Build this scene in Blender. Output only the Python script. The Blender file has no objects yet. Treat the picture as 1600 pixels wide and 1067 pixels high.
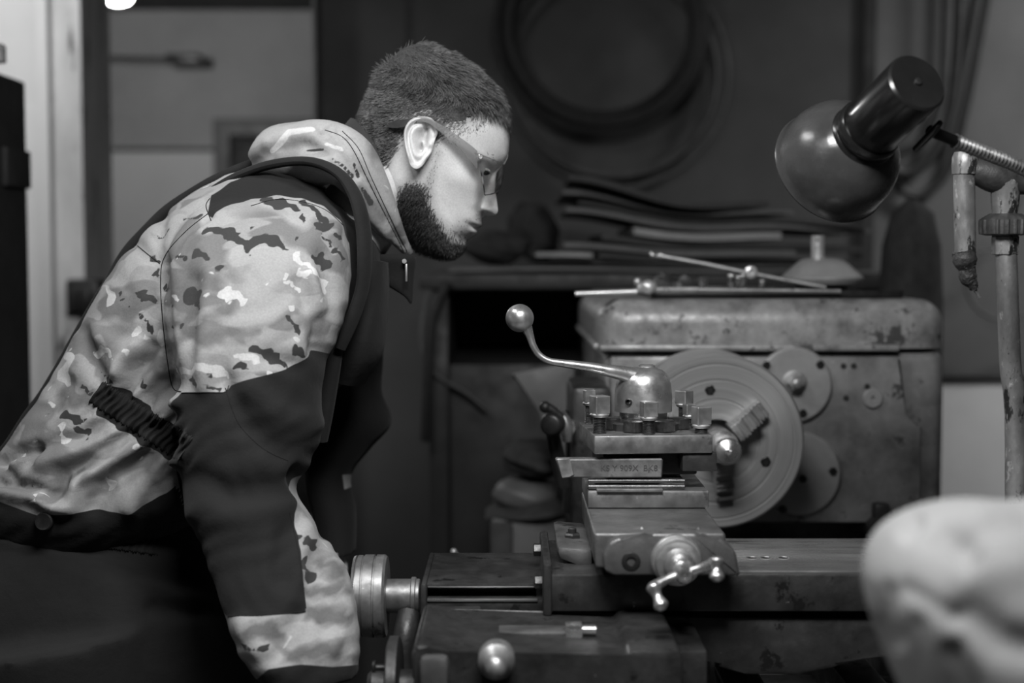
import bpy, bmesh, math, random
import numpy as np
from mathutils import Vector, Matrix
from math import sin, cos, pi, radians, sqrt
random.seed(7); rng = np.random.default_rng(7)
SC = bpy.context.scene; COL = SC.collection

# ---------------------------------------------------------------- camera
FP = 2222.2; CAMZ = 1.40; PITCH = radians(3.43)
cd = bpy.data.cameras.new('camera'); cam = bpy.data.objects.new('camera', cd); COL.objects.link(cam)
cam.location = (0, 0, CAMZ); cam.rotation_euler = (pi/2 - PITCH, 0, 0)
cd.lens = 50; cd.sensor_width = 36; cd.clip_start = 0.05
cd.dof.use_dof = True; cd.dof.focus_distance = 1.74; cd.dof.aperture_fstop = 2.6
SC.camera = cam
# ---------------------------------------------------------------- light + exposure
w = bpy.data.worlds.new('world'); SC.world = w; w.use_nodes = True
w.node_tree.nodes['Background'].inputs[0].default_value = (1, 1, 1, 1)
w.node_tree.nodes['Background'].inputs[1].default_value = 0.003
def area(name, loc, target, sx, sy, power, spread=180):
    l = bpy.data.lights.new(name, 'AREA'); l.shape = 'RECTANGLE'; l.size = sx; l.size_y = sy; l.energy = power; l.spread = radians(spread)
    o = bpy.data.objects.new(name, l); COL.objects.link(o); o.location = loc
    o.rotation_euler = (Vector(target)-Vector(loc)).to_track_quat('-Z', 'Y').to_euler(); return o
area('key_light', (0.05, 0.80, 2.12), (-0.02, 1.5, 1.2), 0.6, 0.26, 22)
area('upper_left_light', (-0.75, 1.45, 2.45), (0.1, 1.8, 1.2), 0.6, 0.2, 9)
area('back_light', (2.15, 3.3, 2.75), (2.0, 4.2, 0.6), 0.5, 0.3, 17, 130)
area('side_light', (-1.55, 3.4, 2.7), (-1.6, 4.2, 1.0), 0.3, 0.2, 9, 120)
vs = SC.view_settings; vs.view_transform = 'Standard'; vs.look = 'None'; vs.gamma = 1; vs.use_curve_mapping = False
vs.exposure = 0.0

# ---------------------------------------------------------------- projection helpers
def P(px, py, Y):
    a = (px-800)/FP; b = (533.5-py)/FP
    ry = cos(PITCH)+b*sin(PITCH); rz = -sin(PITCH)+b*cos(PITCH); t = Y/ry
    return Vector((a*t, Y, CAMZ+rz*t))
def X(px, Y): return P(px, 533, Y).x
def Z(py, Y): return P(800, py, Y).z
def project(co):
    y = co[:, 1]; z = co[:, 2]-CAMZ
    d = y*cos(PITCH)-z*sin(PITCH); u = y*sin(PITCH)+z*cos(PITCH)
    return 800+FP*co[:, 0]/d, 533.5-FP*u/d
# ---------------------------------------------------------------- object helpers
WL = {}
def put(name, loc):
    o = bpy.data.objects.new(name, None); COL.objects.link(o); o.location = loc; o.empty_display_size = 0.05
    WL[o.name] = Vector(loc); return o
def tag(o, label=None, cat=None, group=None, kind=None):
    if label: o['label'] = label
    if cat: o['category'] = cat
    if group: o['group'] = group
    if kind: o['kind'] = kind
    return o
def thing(name, loc, label, cat, group=None):
    return tag(put(name, loc), label, cat, group)
def mk(name, bm, m, parent=None, smooth=True, angle=35):
    if isinstance(bm, bpy.types.Mesh): me = bm
    else:
        me = bpy.data.meshes.new(name)
        bmesh.ops.recalc_face_normals(bm, faces=bm.faces[:]) if getattr(bm, 'is_valid', False) else None
        bm.to_mesh(me); bm.free()
    n = len(me.vertices); co = np.empty(n*3); me.vertices.foreach_get('co', co); co = co.reshape(-1, 3)
    c = (co.min(0)+co.max(0))/2; c[2] = co[:, 2].min(); co -= c
    me.vertices.foreach_set('co', co.ravel())
    o = bpy.data.objects.new(name, me); COL.objects.link(o)
    if m is not None:
        me.materials.clear(); me.materials.append(m)
    base = WL[parent.name] if parent else Vector((0, 0, 0))
    o.parent = parent; o.location = Vector(c)-base; WL[o.name] = Vector(c)
    if smooth:
        me.polygons.foreach_set('use_smooth', np.ones(len(me.polygons), bool))
        if angle < 180: me.set_sharp_from_angle(angle=radians(angle))
    me.update(); return o
def struct(name, bm, m): return tag(mk(name, bm, m), kind='structure')
def NB(): return bmesh.new()
def box(bm, x0, x1, y0, y1, z0, z1, bev=0.002, seg=2, M=None):
    r = bmesh.ops.create_cube(bm, size=1); vs_ = r['verts']
    for v in vs_:
        v.co = Vector(((x0+x1)/2+v.co.x*(x1-x0), (y0+y1)/2+v.co.y*(y1-y0), (z0+z1)/2+v.co.z*(z1-z0)))
    if bev:
        ed = list({e for v in vs_ for e in v.link_edges})
        r2 = bmesh.ops.bevel(bm, geom=ed, offset=bev, segments=seg, affect='EDGES', profile=0.5)
        vs_ = list({v for f in r2['faces'] for v in f.verts} | {v for v in vs_ if v.is_valid})
    if M is not None: bmesh.ops.transform(bm, matrix=M, verts=[v for v in vs_ if v.is_valid])
def frame(axis):
    a = Vector(axis).normalized(); t = Vector((0, 0, 1)) if abs(a.z) < .9 else Vector((1, 0, 0))
    u = a.cross(t).normalized(); return a, u, a.cross(u).normalized()
def rev(bm, o, axis, prof, n=48, cap=(True, True), mod=None):
    """surface of revolution: prof = [(h, r)] along the axis from o"""
    a, u, v = frame(axis); o = Vector(o); rings = []
    for h, r in prof:
        ring = []
        for i in range(n):
            t = 2*pi*i/n; rr = r*(mod(t, h) if mod else 1)
            ring.append(bm.verts.new(o+a*h+u*(cos(t)*rr)+v*(sin(t)*rr)))
        rings.append(ring)
    for A, B in zip(rings, rings[1:]):
        for i in range(n): bm.faces.new((A[i], A[(i+1) % n], B[(i+1) % n], B[i]))
    if cap[0]: bm.faces.new(rings[0][::-1])
    if cap[1]: bm.faces.new(rings[-1])
def cyl(bm, p0, p1, r, n=32, bev=0.0):
    p0 = Vector(p0); p1 = Vector(p1); L = (p1-p0).length
    pr = [(0, r), (L, r)] if not bev else [(0, r-bev), (bev, r), (L-bev, r), (L, r-bev)]
    rev(bm, p0, p1-p0, pr, n)
def ball(bm, c, r, n=24, sc=(1, 1, 1)):
    g = bmesh.ops.create_uvsphere(bm, u_segments=n, v_segments=n//2+2, radius=r)
    for v in g['verts']: v.co = Vector((v.co.x*sc[0], v.co.y*sc[1], v.co.z*sc[2]))+Vector(c)
def cr(pts, n):
    """Catmull-Rom through rows of numbers, n steps per span"""
    A = np.array([list(p) for p in pts], float); out = []
    for i in range(len(A)-1):
        p0 = A[max(i-1, 0)]; p1 = A[i]; p2 = A[i+1]; p3 = A[min(i+2, len(A)-1)]
        for k in range(n):
            t = k/n; out.append(.5*((2*p1)+(-p0+p2)*t+(2*p0-5*p1+4*p2-p3)*t*t+(-p0+3*p1-3*p2+p3)*t**3))
    out.append(A[-1]); return np.array(out)
def tube(bm, pts, r, n=12, sm=6, closed=False, flat=1.0):
    """pts: vectors, r: number or list"""
    rs = r if isinstance(r, (list, tuple)) else [r]*len(pts)
    rows = [list(p)+[q] for p, q in zip(pts, rs)]
    C = cr(rows, sm) if sm else np.array(rows)
    rings = []; prev = None
    for i in range(len(C)):
        p = Vector(C[i][:3]); d = Vector(C[min(i+1, len(C)-1)][:3])-Vector(C[max(i-1, 0)][:3])
        if d.length < 1e-9: d = Vector((0, 0, 1))
        d.normalize()
        if prev is None: u = frame(d)[1]
        else: u = (prev-d*prev.dot(d)).normalized()
        prev = u; v = d.cross(u)
        rings.append([bm.verts.new(p+(u*cos(2*pi*k/n)+v*sin(2*pi*k/n)*flat)*C[i][3]) for k in range(n)])
    for A, B in zip(rings, rings[1:]):
        for i in range(n): bm.faces.new((A[i], A[(i+1) % n], B[(i+1) % n], B[i]))
    bm.faces.new(rings[0][::-1]); bm.faces.new(rings[-1])
def prism(bm, poly, y0, y1, bev=0.002, seg=2, axis='y'):
    """poly: list of (x,z) extruded along y (or (y,z) along x, (x,y) along z)"""
    f = {'y': lambda a, b, d: (a, d, b), 'x': lambda a, b, d: (d, a, b), 'z': lambda a, b, d: (a, b, d)}[axis]
    A = [bm.verts.new(f(a, b, y0)) for a, b in poly]; B = [bm.verts.new(f(a, b, y1)) for a, b in poly]
    n = len(poly); fs = [bm.faces.new(A), bm.faces.new(B[::-1])]
    for i in range(n): fs.append(bm.faces.new((A[i], B[i], B[(i+1) % n], A[(i+1) % n])))
    if bev: bmesh.ops.bevel(bm, geom=list({e for q in fs for e in q.edges}), offset=bev, segments=seg, affect='EDGES', profile=.5)
def loft(bm, st, n=40, sm=8, pw=2.3):
    """st rows: Lx,Ly,Rx,Ry (pixels of the two outline points), Y centre, depth radius"""
    C = cr(st, sm); rings = []
    for lx, ly, rx, ry, Y, d in C:
        L = P(lx, ly, Y); R = P(rx, ry, Y); c = (L+R)/2; h = (R-L)/2; ring = []
        for k in range(n):
            t = 2*pi*k/n; ct, st_ = cos(t), sin(t)
            a = math.copysign(abs(ct)**(2/pw), ct); b = math.copysign(abs(st_)**(2/pw), st_)
            ring.append(bm.verts.new(c+h*a+Vector((0, d*b, 0))))
        rings.append(ring)
    for A, B in zip(rings, rings[1:]):
        for i in range(n): bm.faces.new((A[i], A[(i+1) % n], B[(i+1) % n], B[i]))
    bm.faces.new(rings[0][::-1]); bm.faces.new(rings[-1])
def remesh(bm, vox, smooth=3):
    me = bpy.data.meshes.new('tmp'); bmesh.ops.recalc_face_normals(bm, faces=bm.faces[:]); bm.to_mesh(me); bm.free()
    o = bpy.data.objects.new('tmp', me); COL.objects.link(o)
    m = o.modifiers.new('r', 'REMESH'); m.mode = 'VOXEL'; m.voxel_size = vox
    if smooth: s = o.modifiers.new('s', 'SMOOTH'); s.factor = .5; s.iterations = smooth
    dg = bpy.context.evaluated_depsgraph_get(); out = bpy.data.meshes.new_from_object(o.evaluated_get(dg))
    bpy.data.objects.remove(o); bpy.data.meshes.remove(me); return out
def coords(me):
    co = np.empty(len(me.vertices)*3); me.vertices.foreach_get('co', co); return co.reshape(-1, 3)
def normals(me):
    co = np.empty(len(me.vertices)*3); me.vertices.foreach_get('normal', co); return co.reshape(-1, 3)
def attr(me, name, val):
    a = me.attributes.new(name, 'FLOAT', 'POINT'); a.data.foreach_set('value', np.ascontiguousarray(val, dtype=np.float32))
def caps_sdf(px, py, chains):
    d = np.full(px.shape, 1e3)
    for ch in chains:
        if len(ch) == 1: ch = [ch[0], ch[0]]
        for (x0, y0, r0), (x1, y1, r1) in zip(ch, ch[1:]):
            vx, vy = x1-x0, y1-y0; L = vx*vx+vy*vy+1e-6
            t = np.clip(((px-x0)*vx+(py-y0)*vy)/L, 0, 1)
            d = np.minimum(d, np.hypot(px-x0-t*vx, py-y0-t*vy)-(r0+(r1-r0)*t))
    return d
def poly_sdf(px, py, poly):
    n = len(poly); d = np.full(px.shape, 1e9); ins = np.zeros(px.shape, bool)
    for i in range(n):
        x0, y0 = poly[i]; x1, y1 = poly[(i+1) % n]
        vx, vy = x1-x0, y1-y0; L = vx*vx+vy*vy+1e-9
        t = np.clip(((px-x0)*vx+(py-y0)*vy)/L, 0, 1)
        d = np.minimum(d, np.hypot(px-x0-t*vx, py-y0-t*vy))
        c = (y0 > py) != (y1 > py)
        with np.errstate(divide='ignore', invalid='ignore'):
            xi = (x1-x0)*(py-y0)/((y1-y0) if y1 != y0 else 1e-9)+x0
        ins ^= c & (px < xi)
    return np.where(ins, -d, d)

# ---------------------------------------------------------------- materials
MATS = {}
def g(v): return (v, v, v, 1)
class NT:
    def __init__(s, name):
        s.m = bpy.data.materials.new(name); s.m.use_nodes = True; s.t = s.m.node_tree; s.b = s.t.nodes['Principled BSDF']
    def n(s, typ, **kw):
        q = s.t.nodes.new(typ)
        for k, v in kw.items(): setattr(q, k, v)
        return q
    def l(s, a, b): s.t.links.new(a, b)
    def noise(s, scale, detail=6, rough=.6, vec=None, dist=0):
        q = s.n('ShaderNodeTexNoise'); q.inputs['Scale'].default_value = scale; q.inputs['Detail'].default_value = detail
        q.inputs['Roughness'].default_value = rough; q.inputs['Distortion'].default_value = dist
        if vec is not None: s.l(vec, q.inputs['Vector'])
        return q.outputs['Fac']
    def pos(s, sc=(1, 1, 1)):
        t = s.n('ShaderNodeTexCoord'); m = s.n('ShaderNodeMapping'); m.inputs['Scale'].default_value = sc
        s.l(t.outputs['Object'], m.inputs['Vector']); return m.outputs['Vector']
    def ramp(s, fac, stops):
        r = s.n('ShaderNodeValToRGB'); e = r.color_ramp.elements
        while len(e) < len(stops): e.new(.5)
        for q, (p, v) in zip(e, stops): q.position = p; q.color = g(v)
        s.l(fac, r.inputs[0]); return r.outputs[0]
    def mix(s, fac, a, b):
        m = s.n('ShaderNodeMix', data_type='RGBA')
        for sock, v in ((m.inputs[0], fac), (m.inputs[6], a), (m.inputs[7], b)):
            if isinstance(v, bpy.types.NodeSocket): s.l(v, sock)
            else: sock.default_value = g(v) if sock.type == 'RGBA' else v
        return m.outputs[2]
    def at(s, name):
        a = s.n('ShaderNodeAttribute', attribute_name=name); return a.outputs['Fac']
    def step(s, sock, lo, hi):
        m = s.n('ShaderNodeMapRange'); m.inputs['From Min'].default_value = lo; m.inputs['From Max'].default_value = hi
        m.inputs['To Min'].default_value = 1; m.inputs['To Max'].default_value = 0; s.l(sock, m.inputs['Value']); return m.outputs[0]
    def bump(s, h, strength, dist=.002, normal=None):
        b = s.n('ShaderNodeBump'); b.inputs['Strength'].default_value = strength; b.inputs['Distance'].default_value = dist
        s.l(h, b.inputs['Height'])
        if normal is not None: s.l(normal, b.inputs['Normal'])
        s.l(b.outputs[0], s.b.inputs['Normal']); return b.outputs[0]
def surf(name, lo, hi, scale=20, rough=.5, metal=0., bump=.2, bscale=None, spots=None, sc=(1, 1, 1), rr=.15, emis=0, dist=.002):
    """worn surface: base between lo and hi by noise; spots=(scale, threshold, value)"""
    t = NT(name); v = t.pos(sc); a = t.noise(scale, 8, .65, v)
    c = t.ramp(a, [(.3, lo), (.7, hi)])
    for sp in (spots or []):
        q = t.noise(sp[0], 6, .7, v); k = t.ramp(q, [(sp[1], 0), (sp[1]+.04, 1)]); c = t.mix(k, c, sp[2])
    t.l(c, t.b.inputs['Base Color']); t.b.inputs['Metallic'].default_value = metal
    rn = t.ramp(t.noise(scale*2.3, 5, .6, v), [(.3, max(.03, rough-rr)), (.7, min(1, rough+rr))]); t.l(rn, t.b.inputs['Roughness'])
    if bump: t.bump(t.noise(bscale or scale*4, 6, .65, v), bump, dist)
    if emis:
        t.b.inputs['Emission Color'].default_value = g(1); t.b.inputs['Emission Strength'].default_value = emis
    return t.m
M_wall = surf('wall_paint_grey', .045, .075, 1.6, .8, bump=.15, bscale=14)
M_wall_r = surf('wall_paint_worn', .08, .13, 1.5, .8, bump=.2, bscale=12, spots=[(5, .66, .10)])
M_wall_dado = surf('wall_dado_pale', .50, .66, 1.8, .75, bump=.15, bscale=10)
M_wall_l = surf('wall_paint_pale', .38, .48, 1.5, .8, bump=.1)
M_far = surf('far_room_wall', .20, .34, 1.2, .85, bump=.1)
M_far_dado = surf('far_room_dado', .40, .5, 1.2, .85, bump=.1)
M_dark = surf('dark_paint', .012, .025, 6, .7, bump=.1)
M_floor = surf('concrete_floor', .05, .10, 3, .8)
M_wood = surf('painted_post', .30, .52, 5, .7, sc=(3, 3, .6), spots=[(6, .60, .10)])
M_head = surf('headstock_enamel', .08, .26, 11, .42, metal=.15, bump=.35, bscale=60, spots=[(26, .62, .05), (5, .60, .30)], dist=.0015)
M_lid = surf('lid_enamel_worn', .11, .38, 18, .40, metal=.2, bump=.5, bscale=55, spots=[(17, .59, .07), (42, .62, .05)], dist=.0015)
M_flange = surf('flange_paint', .24, .34, 12, .42, metal=.2, bump=.3, bscale=70, spots=[(30, .66, .06)])
M_steel = surf('worn_steel', .30, .52, 30, .45, metal=.8, bump=.12, bscale=120, spots=[(40, .68, .1)], dist=.0008)
M_bright = surf('polished_steel', .5, .7, 25, .30, metal=.9, bump=.06, bscale=90, dist=.0006)
M_lever = surf('lever_steel', .42, .62, 22, .36, metal=.85, bump=.25, bscale=70, spots=[(34, .66, .22)], dist=.0008)
M_post = surf('toolpost_steel', .16, .34, 26, .46, metal=.75, bump=.2, bscale=110, spots=[(16, .60, .13), (60, .68, .5)], dist=.0008)
M_cast = surf('cast_iron_worn', .09, .20, 16, .46, metal=.6, bump=.45, bscale=60, spots=[(14, .60, .07), (50, .66, .05)], dist=.0015)
M_castd = surf('cast_iron_oily', .02, .06, 20, .45, metal=.4, bump=.5, bscale=70, spots=[(28, .60, .015), (60, .70, .35)], dist=.0015)
M_slide = surf('slideway_steel', .30, .55, 9, .30, metal=.85, bump=.1, sc=(.4, 3, 1), bscale=80)
M_black = surf('black_iron', .012, .03, 30, .4, metal=.3, bump=.2)
M_thread = surf('thread_steel', .08, .2, 50, .4, metal=.9)
M_lampb = surf('lamp_black_enamel', .008, .014, 10, .22, metal=0, bump=.05, rr=.06)
M_shade = surf('lamp_shade_enamel', .04, .075, 14, .24, metal=.3, bump=.12, bscale=60, spots=[(60, .70, .03)], rr=.1)
M_flex = surf('gooseneck_steel', .2, .3, 40, .42, metal=.8, bump=.05)
M_pipe = surf('old_pipe', .12, .42, 22, .42, metal=.4, bump=.6, bscale=50, sc=(1, 1, .5), spots=[(30, .55, .04), (70, .6, .5)])
M_pipe_d = surf('dark_fitting', .03, .12, 20, .5, metal=.4, bump=.6, bscale=60)
M_tape = surf('black_tape', .02, .10, 40, .45, bump=.9, bscale=60, dist=.004)
M_rag = surf('pale_cloth', .22, .32, 7, .9, bump=.3, bscale=300, spots=[(9, .68, .2)])
M_card = [surf('cardboard_%s' % k, a, b, 5, .85, bump=.1) for k, a, b in (('dark', .03, .06), ('mid', .10, .17), ('pale', .22, .34))]
M_rubber = surf('black_rubber', .008, .02, 20, .6, bump=.1)
M_hose = surf('grey_hose', .05, .09, 20, .6, bump=.1)
M_shelf = surf('shelf_steel', .016, .03, 8, .6)
M_machine = surf('machine_grey', .07, .12, 8, .5, bump=.15)
M_cloth_d = surf('dark_cloth', .015, .035, 30, .95, bump=.4, bscale=90)
M_glow = surf('lamp_glass', .8, .8, 5, .4, bump=0, emis=14)
M_brass = surf('pale_metal', .55, .72, 30, .35, metal=.6, bump=.1)
M_fabric_b = None
def cloth(name, lo, hi, weave=.25, extra=None):
    t = NT(name); v = t.pos(); c = t.ramp(t.noise(9, 6, .6, v), [(.3, lo), (.7, hi)])
    if extra: c = extra(t, c, v)
    t.l(c, t.b.inputs['Base Color']); t.b.inputs['Roughness'].default_value = .88
    t.b.inputs['Sheen Weight'].default_value = .04; t.b.inputs['Specular IOR Level'].default_value = .25
    b1 = t.bump(t.noise(26, 4, .6, v), .35, .006)
    t.bump(t.noise(900, 2, .5, v), weave, .0006, b1); return t.m
def camo_nodes(t, c, v):
    wv = t.pos((1, 1, 1.9))
    big = t.noise(8.5, 2, .35, wv, .7); c = t.mix(t.ramp(big, [(.50, 0), (.56, 1)]), .37, .19)
    q = t.noise(13, 2, .3, t.pos((1.2, 1, 2.2)), 1.0); c = t.mix(t.ramp(q, [(.57, 0), (.62, 1)]), c, .31)
    l = t.noise(30, 1, .3, t.pos((1, 1.6, 1.3)), .9); c = t.mix(t.ramp(l, [(.74, 0), (.75, 1)]), c, .54)
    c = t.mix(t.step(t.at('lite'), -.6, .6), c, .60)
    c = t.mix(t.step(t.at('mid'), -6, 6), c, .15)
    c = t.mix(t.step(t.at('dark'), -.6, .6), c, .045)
    c = t.mix(t.step(t.at('panel'), -.6, .6), c, .014)
    c = t.mix(t.step(t.at('seam'), -.5, .5), c, .03)
    f = t.noise(420, 2, .5, v); return t.mix(t.ramp(f, [(.35, .12), (.65, 0)]), c, .02)
M_camo = cloth('camouflage_cloth', .4, .5, .3, camo_nodes)
M_blackcloth = cloth('black_cloth', .010, .017, .3)
M_collar = cloth('collar_cloth', .03, .045, .3)
M_trouser = cloth('trouser_cloth', .011, .018, .3)
t = NT('skin'); v = t.pos(); c = t.ramp(t.noise(30, 6, .6, v), [(.3, .62), (.7, .74)])
c = t.mix(t.ramp(t.noise(500, 2, .5, v), [(.4, .25), (.6, 0)]), c, .38)
c = t.mix(t.step(t.at('stubble'), -14, 16), c, .16)
t.l(c, t.b.inputs['Base Color']); t.b.inputs['Roughness'].default_value = .46
t.b.inputs['Subsurface Weight'].default_value = .12; t.b.inputs['Subsurface Radius'].default_value = (.006, .006, .006)
t.bump(t.noise(420, 3, .6, v), .22, .0009); M_skin = t.m
M_hair = surf('hair_brown', .03, .22, 60, .40, bump=0); M_scalp = surf('scalp_hair', .02, .045, 60, .8, bump=.5, bscale=220)  # hair's lighter tone is raised to put highlights into the colour
M_beard = surf('beard_hair', .022, .05, 60, .5, bump=0)
t = NT('clear_plastic'); t.b.inputs['Base Color'].default_value = g(.85); t.b.inputs['Roughness'].default_value = .04
t.b.inputs['Transmission Weight'].default_value = 1; t.b.inputs['IOR'].default_value = 1.15; M_lens = t.m
t = NT('tinted_plastic'); t.b.inputs['Base Color'].default_value = g(.22); t.b.inputs['Roughness'].default_value = .15
t.b.inputs['Alpha'].default_value = .5; M_temple = t.m
M_eye = surf('eye_dark', .02, .04, 50, .15, bump=0)

# ================================================================ SETTING
def slab(name, m, *a):
    bm = NB(); box(bm, *a, bev=0); return struct(name, bm, m)
slab('floor', M_floor, -3.2, 2.6, -1.6, 7, -.1, 0)
slab('ceiling', M_dark, -2.2, 2.6, -1.6, 4.4, 3.0, 3.1)
slab('ceiling_far_room', M_dark, -3.2, .3, 4.4, 7, 2.56, 2.66)
DX0 = X(133, 4.3); DX1 = X(494, 4.3)
slab('wall_back', M_wall, DX1, X(1352, 4.3), 4.3, 4.4, 0, 3.0)
slab('wall_back_right', M_wall_r, X(1352, 4.3), 2.5, 4.3, 4.4, Z(592, 4.3), 3.0)
slab('wall_back_dado', M_wall_dado, X(1352, 4.3), 2.5, 4.285, 4.4, 0, Z(592, 4.3)-.01)
slab('trim_1', M_black, X(1352, 4.3), 2.5, 4.278, 4.3, Z(594, 4.3)-.004, Z(588, 4.3))
slab('trim_2', M_dark, X(1340, 4.3), X(1358, 4.3), 4.27, 4.3, 0, 3.0)
slab('trim_3', M_dark, X(636, 4.3), X(643, 4.3), 4.29, 4.3, Z(300, 4.3), 3.0)
slab('wall_left', M_wall_l, -1.92, -1.86, -1.6, 4.3, 0, 3.0)
slab('wall_right', M_wall_r, 2.5, 2.56, -1.6, 4.4, 0, 3.0)
slab('wall_front', M_wall, -2.0, 2.5, -1.6, -1.54, 0, 3.0)
xL = X(97, 4.2)
slab('wall_back_left', M_wall_l, -2.2, xL, 4.2, 4.4, Z(168, 4.2), 3.0)
slab('wall_back_left_dado', M_far_dado, -2.2, xL, 4.19, 4.4, 0, Z(168, 4.2))
slab('trim_4', M_wood, xL, X(134, 4.1), 4.1, 4.4, 0, 3.0)
slab('trim_5', M_far_dado, xL-.02, xL+.012, 4.08, 4.2, 0, 3.0)
slab('trim_6', M_dark, X(134, 4.12), X(150, 4.3), 4.16, 4.4, 0, 3.0)
slab('trim_7', M_machine, X(492, 4.2), X(497, 4.2), 4.2, 4.4, 0, 3.0)
slab('wall_far_room_back', M_far, -3.2, .3, 6.8, 6.9, Z(232, 6.8), 2.56)
slab('wall_far_room_dado', M_far_dado, -3.2, .3, 6.79, 6.9, 0, Z(232, 6.8)-.012)
slab('trim_8', M_dark, -3.2, .3, 6.785, 6.8, Z(233, 6.8)-.012, Z(231, 6.8))
slab('wall_far_room_left', M_far, -3.2, -3.1, 4.4, 6.8, 0, 2.56)
slab('wall_far_room_right', M_far, .2, .3, 4.4, 6.8, 0, 2.56)
slab('trim_9', M_dark, DX0, DX1, 4.3, 4.4, Z(-30, 4.3), 3.0)
# inner door
dt = tag(put('door_1', (X(415, 6.7), 6.72, 0)), kind='structure')
bm = NB(); x0 = X(338, 6.72); x1 = x0+.98; zt = Z(186, 6.72)
prism(bm, [(x0, 0), (x0, zt), (x1, zt), (x1, 0), (x1-.07, 0), (x1-.07, zt-.07), (x0+.07, zt-.07), (x0+.07, 0)], 6.7, 6.79, .006)
mk('door_frame', bm, surf('door_frame_paint', .06, .09, 5, .6), dt)
bm = NB(); box(bm, x0+.07, x1-.07, 6.75, 6.79, 0, zt-.07, .003)
for zz in (.25, 1.1): box(bm, x0+.2, x1-.2, 6.735, 6.755, zz, zz+.7, .01)
mk('door_leaf', bm, M_dark, dt)
bm = NB(); tube(bm, [(x0+.16, 6.75, 1.05), (x0+.16, 6.70, 1.05), (x0+.26, 6.69, 1.05)], .009); mk('door_handle', bm, M_steel, dt)
# door closer rod on the far room wall
o = thing('door_closer', P(290, 93, 6.5), 'dark bar of a door closer high in the far room', 'door closer')
bm = NB(); a = P(262, 92, 6.6); b = P(316, 93, 6.6); box(bm, a.x, b.x, 6.55, 6.79, a.z-.022, a.z+.018, .006); mk('body', bm, M_black, o)
bm = NB(); tube(bm, [P(160, 89, 6.62), P(264, 92, 6.62)], .007, sm=1); mk('arm', bm, M_black, o)
# ceiling lamp in far room
o = thing('ceiling_lamp', P(184, -12, 5.4), 'round glowing ceiling lamp seen through the doorway', 'lamp')
c = P(184, -8, 5.4)
bm = NB(); rev(bm, c-Vector((0, 0, .035)), (0, 0, 1), [(0, .02), (.006, .038), (.02, .052), (.05, .058)], 32); mk('diffuser', bm, M_glow, o)
bm = NB(); rev(bm, c+Vector((0, 0, .015)), (0, 0, 1), [(0, .062), (.03, .062), (2.56-c.z-.016, .03)], 32); mk('housing', bm, M_dark, o)
pl = bpy.data.lights.new('far_room_lamp', 'POINT'); pl.energy = 24; pl.shadow_soft_size = .06
q = bpy.data.objects.new('far_room_lamp', pl); COL.objects.link(q); q.location = c-Vector((0, 0, .12))

# ================================================================ LEFT CABINET + switch
o = thing('steel_cabinet', (-1.3, 2.75, 0), 'tall black steel cabinet at the left beside the doorway', 'cabinet')
zt = Z(128, 3.0); xr = X(48, 3.0)
bm = NB(); box(bm, -1.6, xr, 2.35, 3.0, .06, zt, .006); box(bm, -1.58, xr-.02, 2.38, 2.97, 0, .06, 0); mk('body', bm, M_dark, o)
bm = NB(); box(bm, -1.58, -1.31, 2.33, 2.352, .1, zt-.04, .004); d = mk('door', bm, M_dark, o)
bm = NB(); box(bm, -1.36, -1.34, 2.31, 2.332, .95, 1.1, .004); mk('handle', bm, M_steel, d)
bm = NB(); box(bm, -1.30, xr-.02, 2.33, 2.352, .1, zt-.04, .004); d = mk('door', bm, M_dark, o)
bm = NB(); box(bm, -1.28, -1.26, 2.31, 2.332, .95, 1.1, .004); mk('handle', bm, M_steel, d)
bm = NB(); box(bm, xr-.004, xr+.012, 2.85, 2.99, Z(292, 2.9), Z(232, 2.9), .003); mk('side_bracket', bm, M_dark, o)
o = thing('small_jar', (X(2, 2.7), 2.7, zt), 'small pale jar on top of the black cabinet', 'jar')
bm = NB(); rev(bm, (X(2, 2.7), 2.7, zt), (0, 0, 1), [(0, .02), (.03, .02), (.034, .016)], 24); mk('jar_body', bm, M_brass, o)
o = thing('switch_box', P(128, 470, 4.08), 'black box mounted low on the pale doorway post', 'box')
bm = NB(); a = P(103, 436, 4.0); b = P(155, 497, 4.0); box(bm, a.x, b.x, 3.99, 4.1, b.z, a.z, .01); mk('housing', bm, M_black, o)
bm = NB(); box(bm, a.x+.02, b.x-.02, 3.975, 3.992, b.z+.02, a.z-.02, .006); mk('cover', bm, M_black, o)

# ================================================================ WALL COILS
def coil(name, label, cx, cy, Y, radii, r, m, asp=1.0, jit=6, group=None):
    bm = NB(); pts = []; n = 40
    ph = 0
    for i, R in enumerate(radii):
        ox, oy = random.uniform(-jit, jit), random.uniform(-jit, jit)*.6
        R2 = radii[min(i+1, len(radii)-1)]
        for k in range(n):
            t = 2*pi*k/n; f = k/n; rr = R+(R2-R)*f
            pts.append(P(cx+ox*sin(pi*f)+rr*sin(t), cy+oy*sin(pi*f)-rr*asp*cos(t), Y-.012*(i % 3)-.004*i))
    tube(bm, pts, r, n=8, sm=2)
    return tag(mk(name, bm, m), label, 'hose coil', group)
coil('hose_coil', 'thick black hose coil hanging high on the back wall', 945, 42, 4.17, [136, 142, 148, 154, 160, 166, 140, 150], .012, M_rubber, 1.0, 5)
coil('cable_coil', 'thin grey cable loops hanging below the thick black hose coil', 955, 115, 4.26, [152, 162, 150, 178], .007, M_hose, 1.02, 12)
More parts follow.
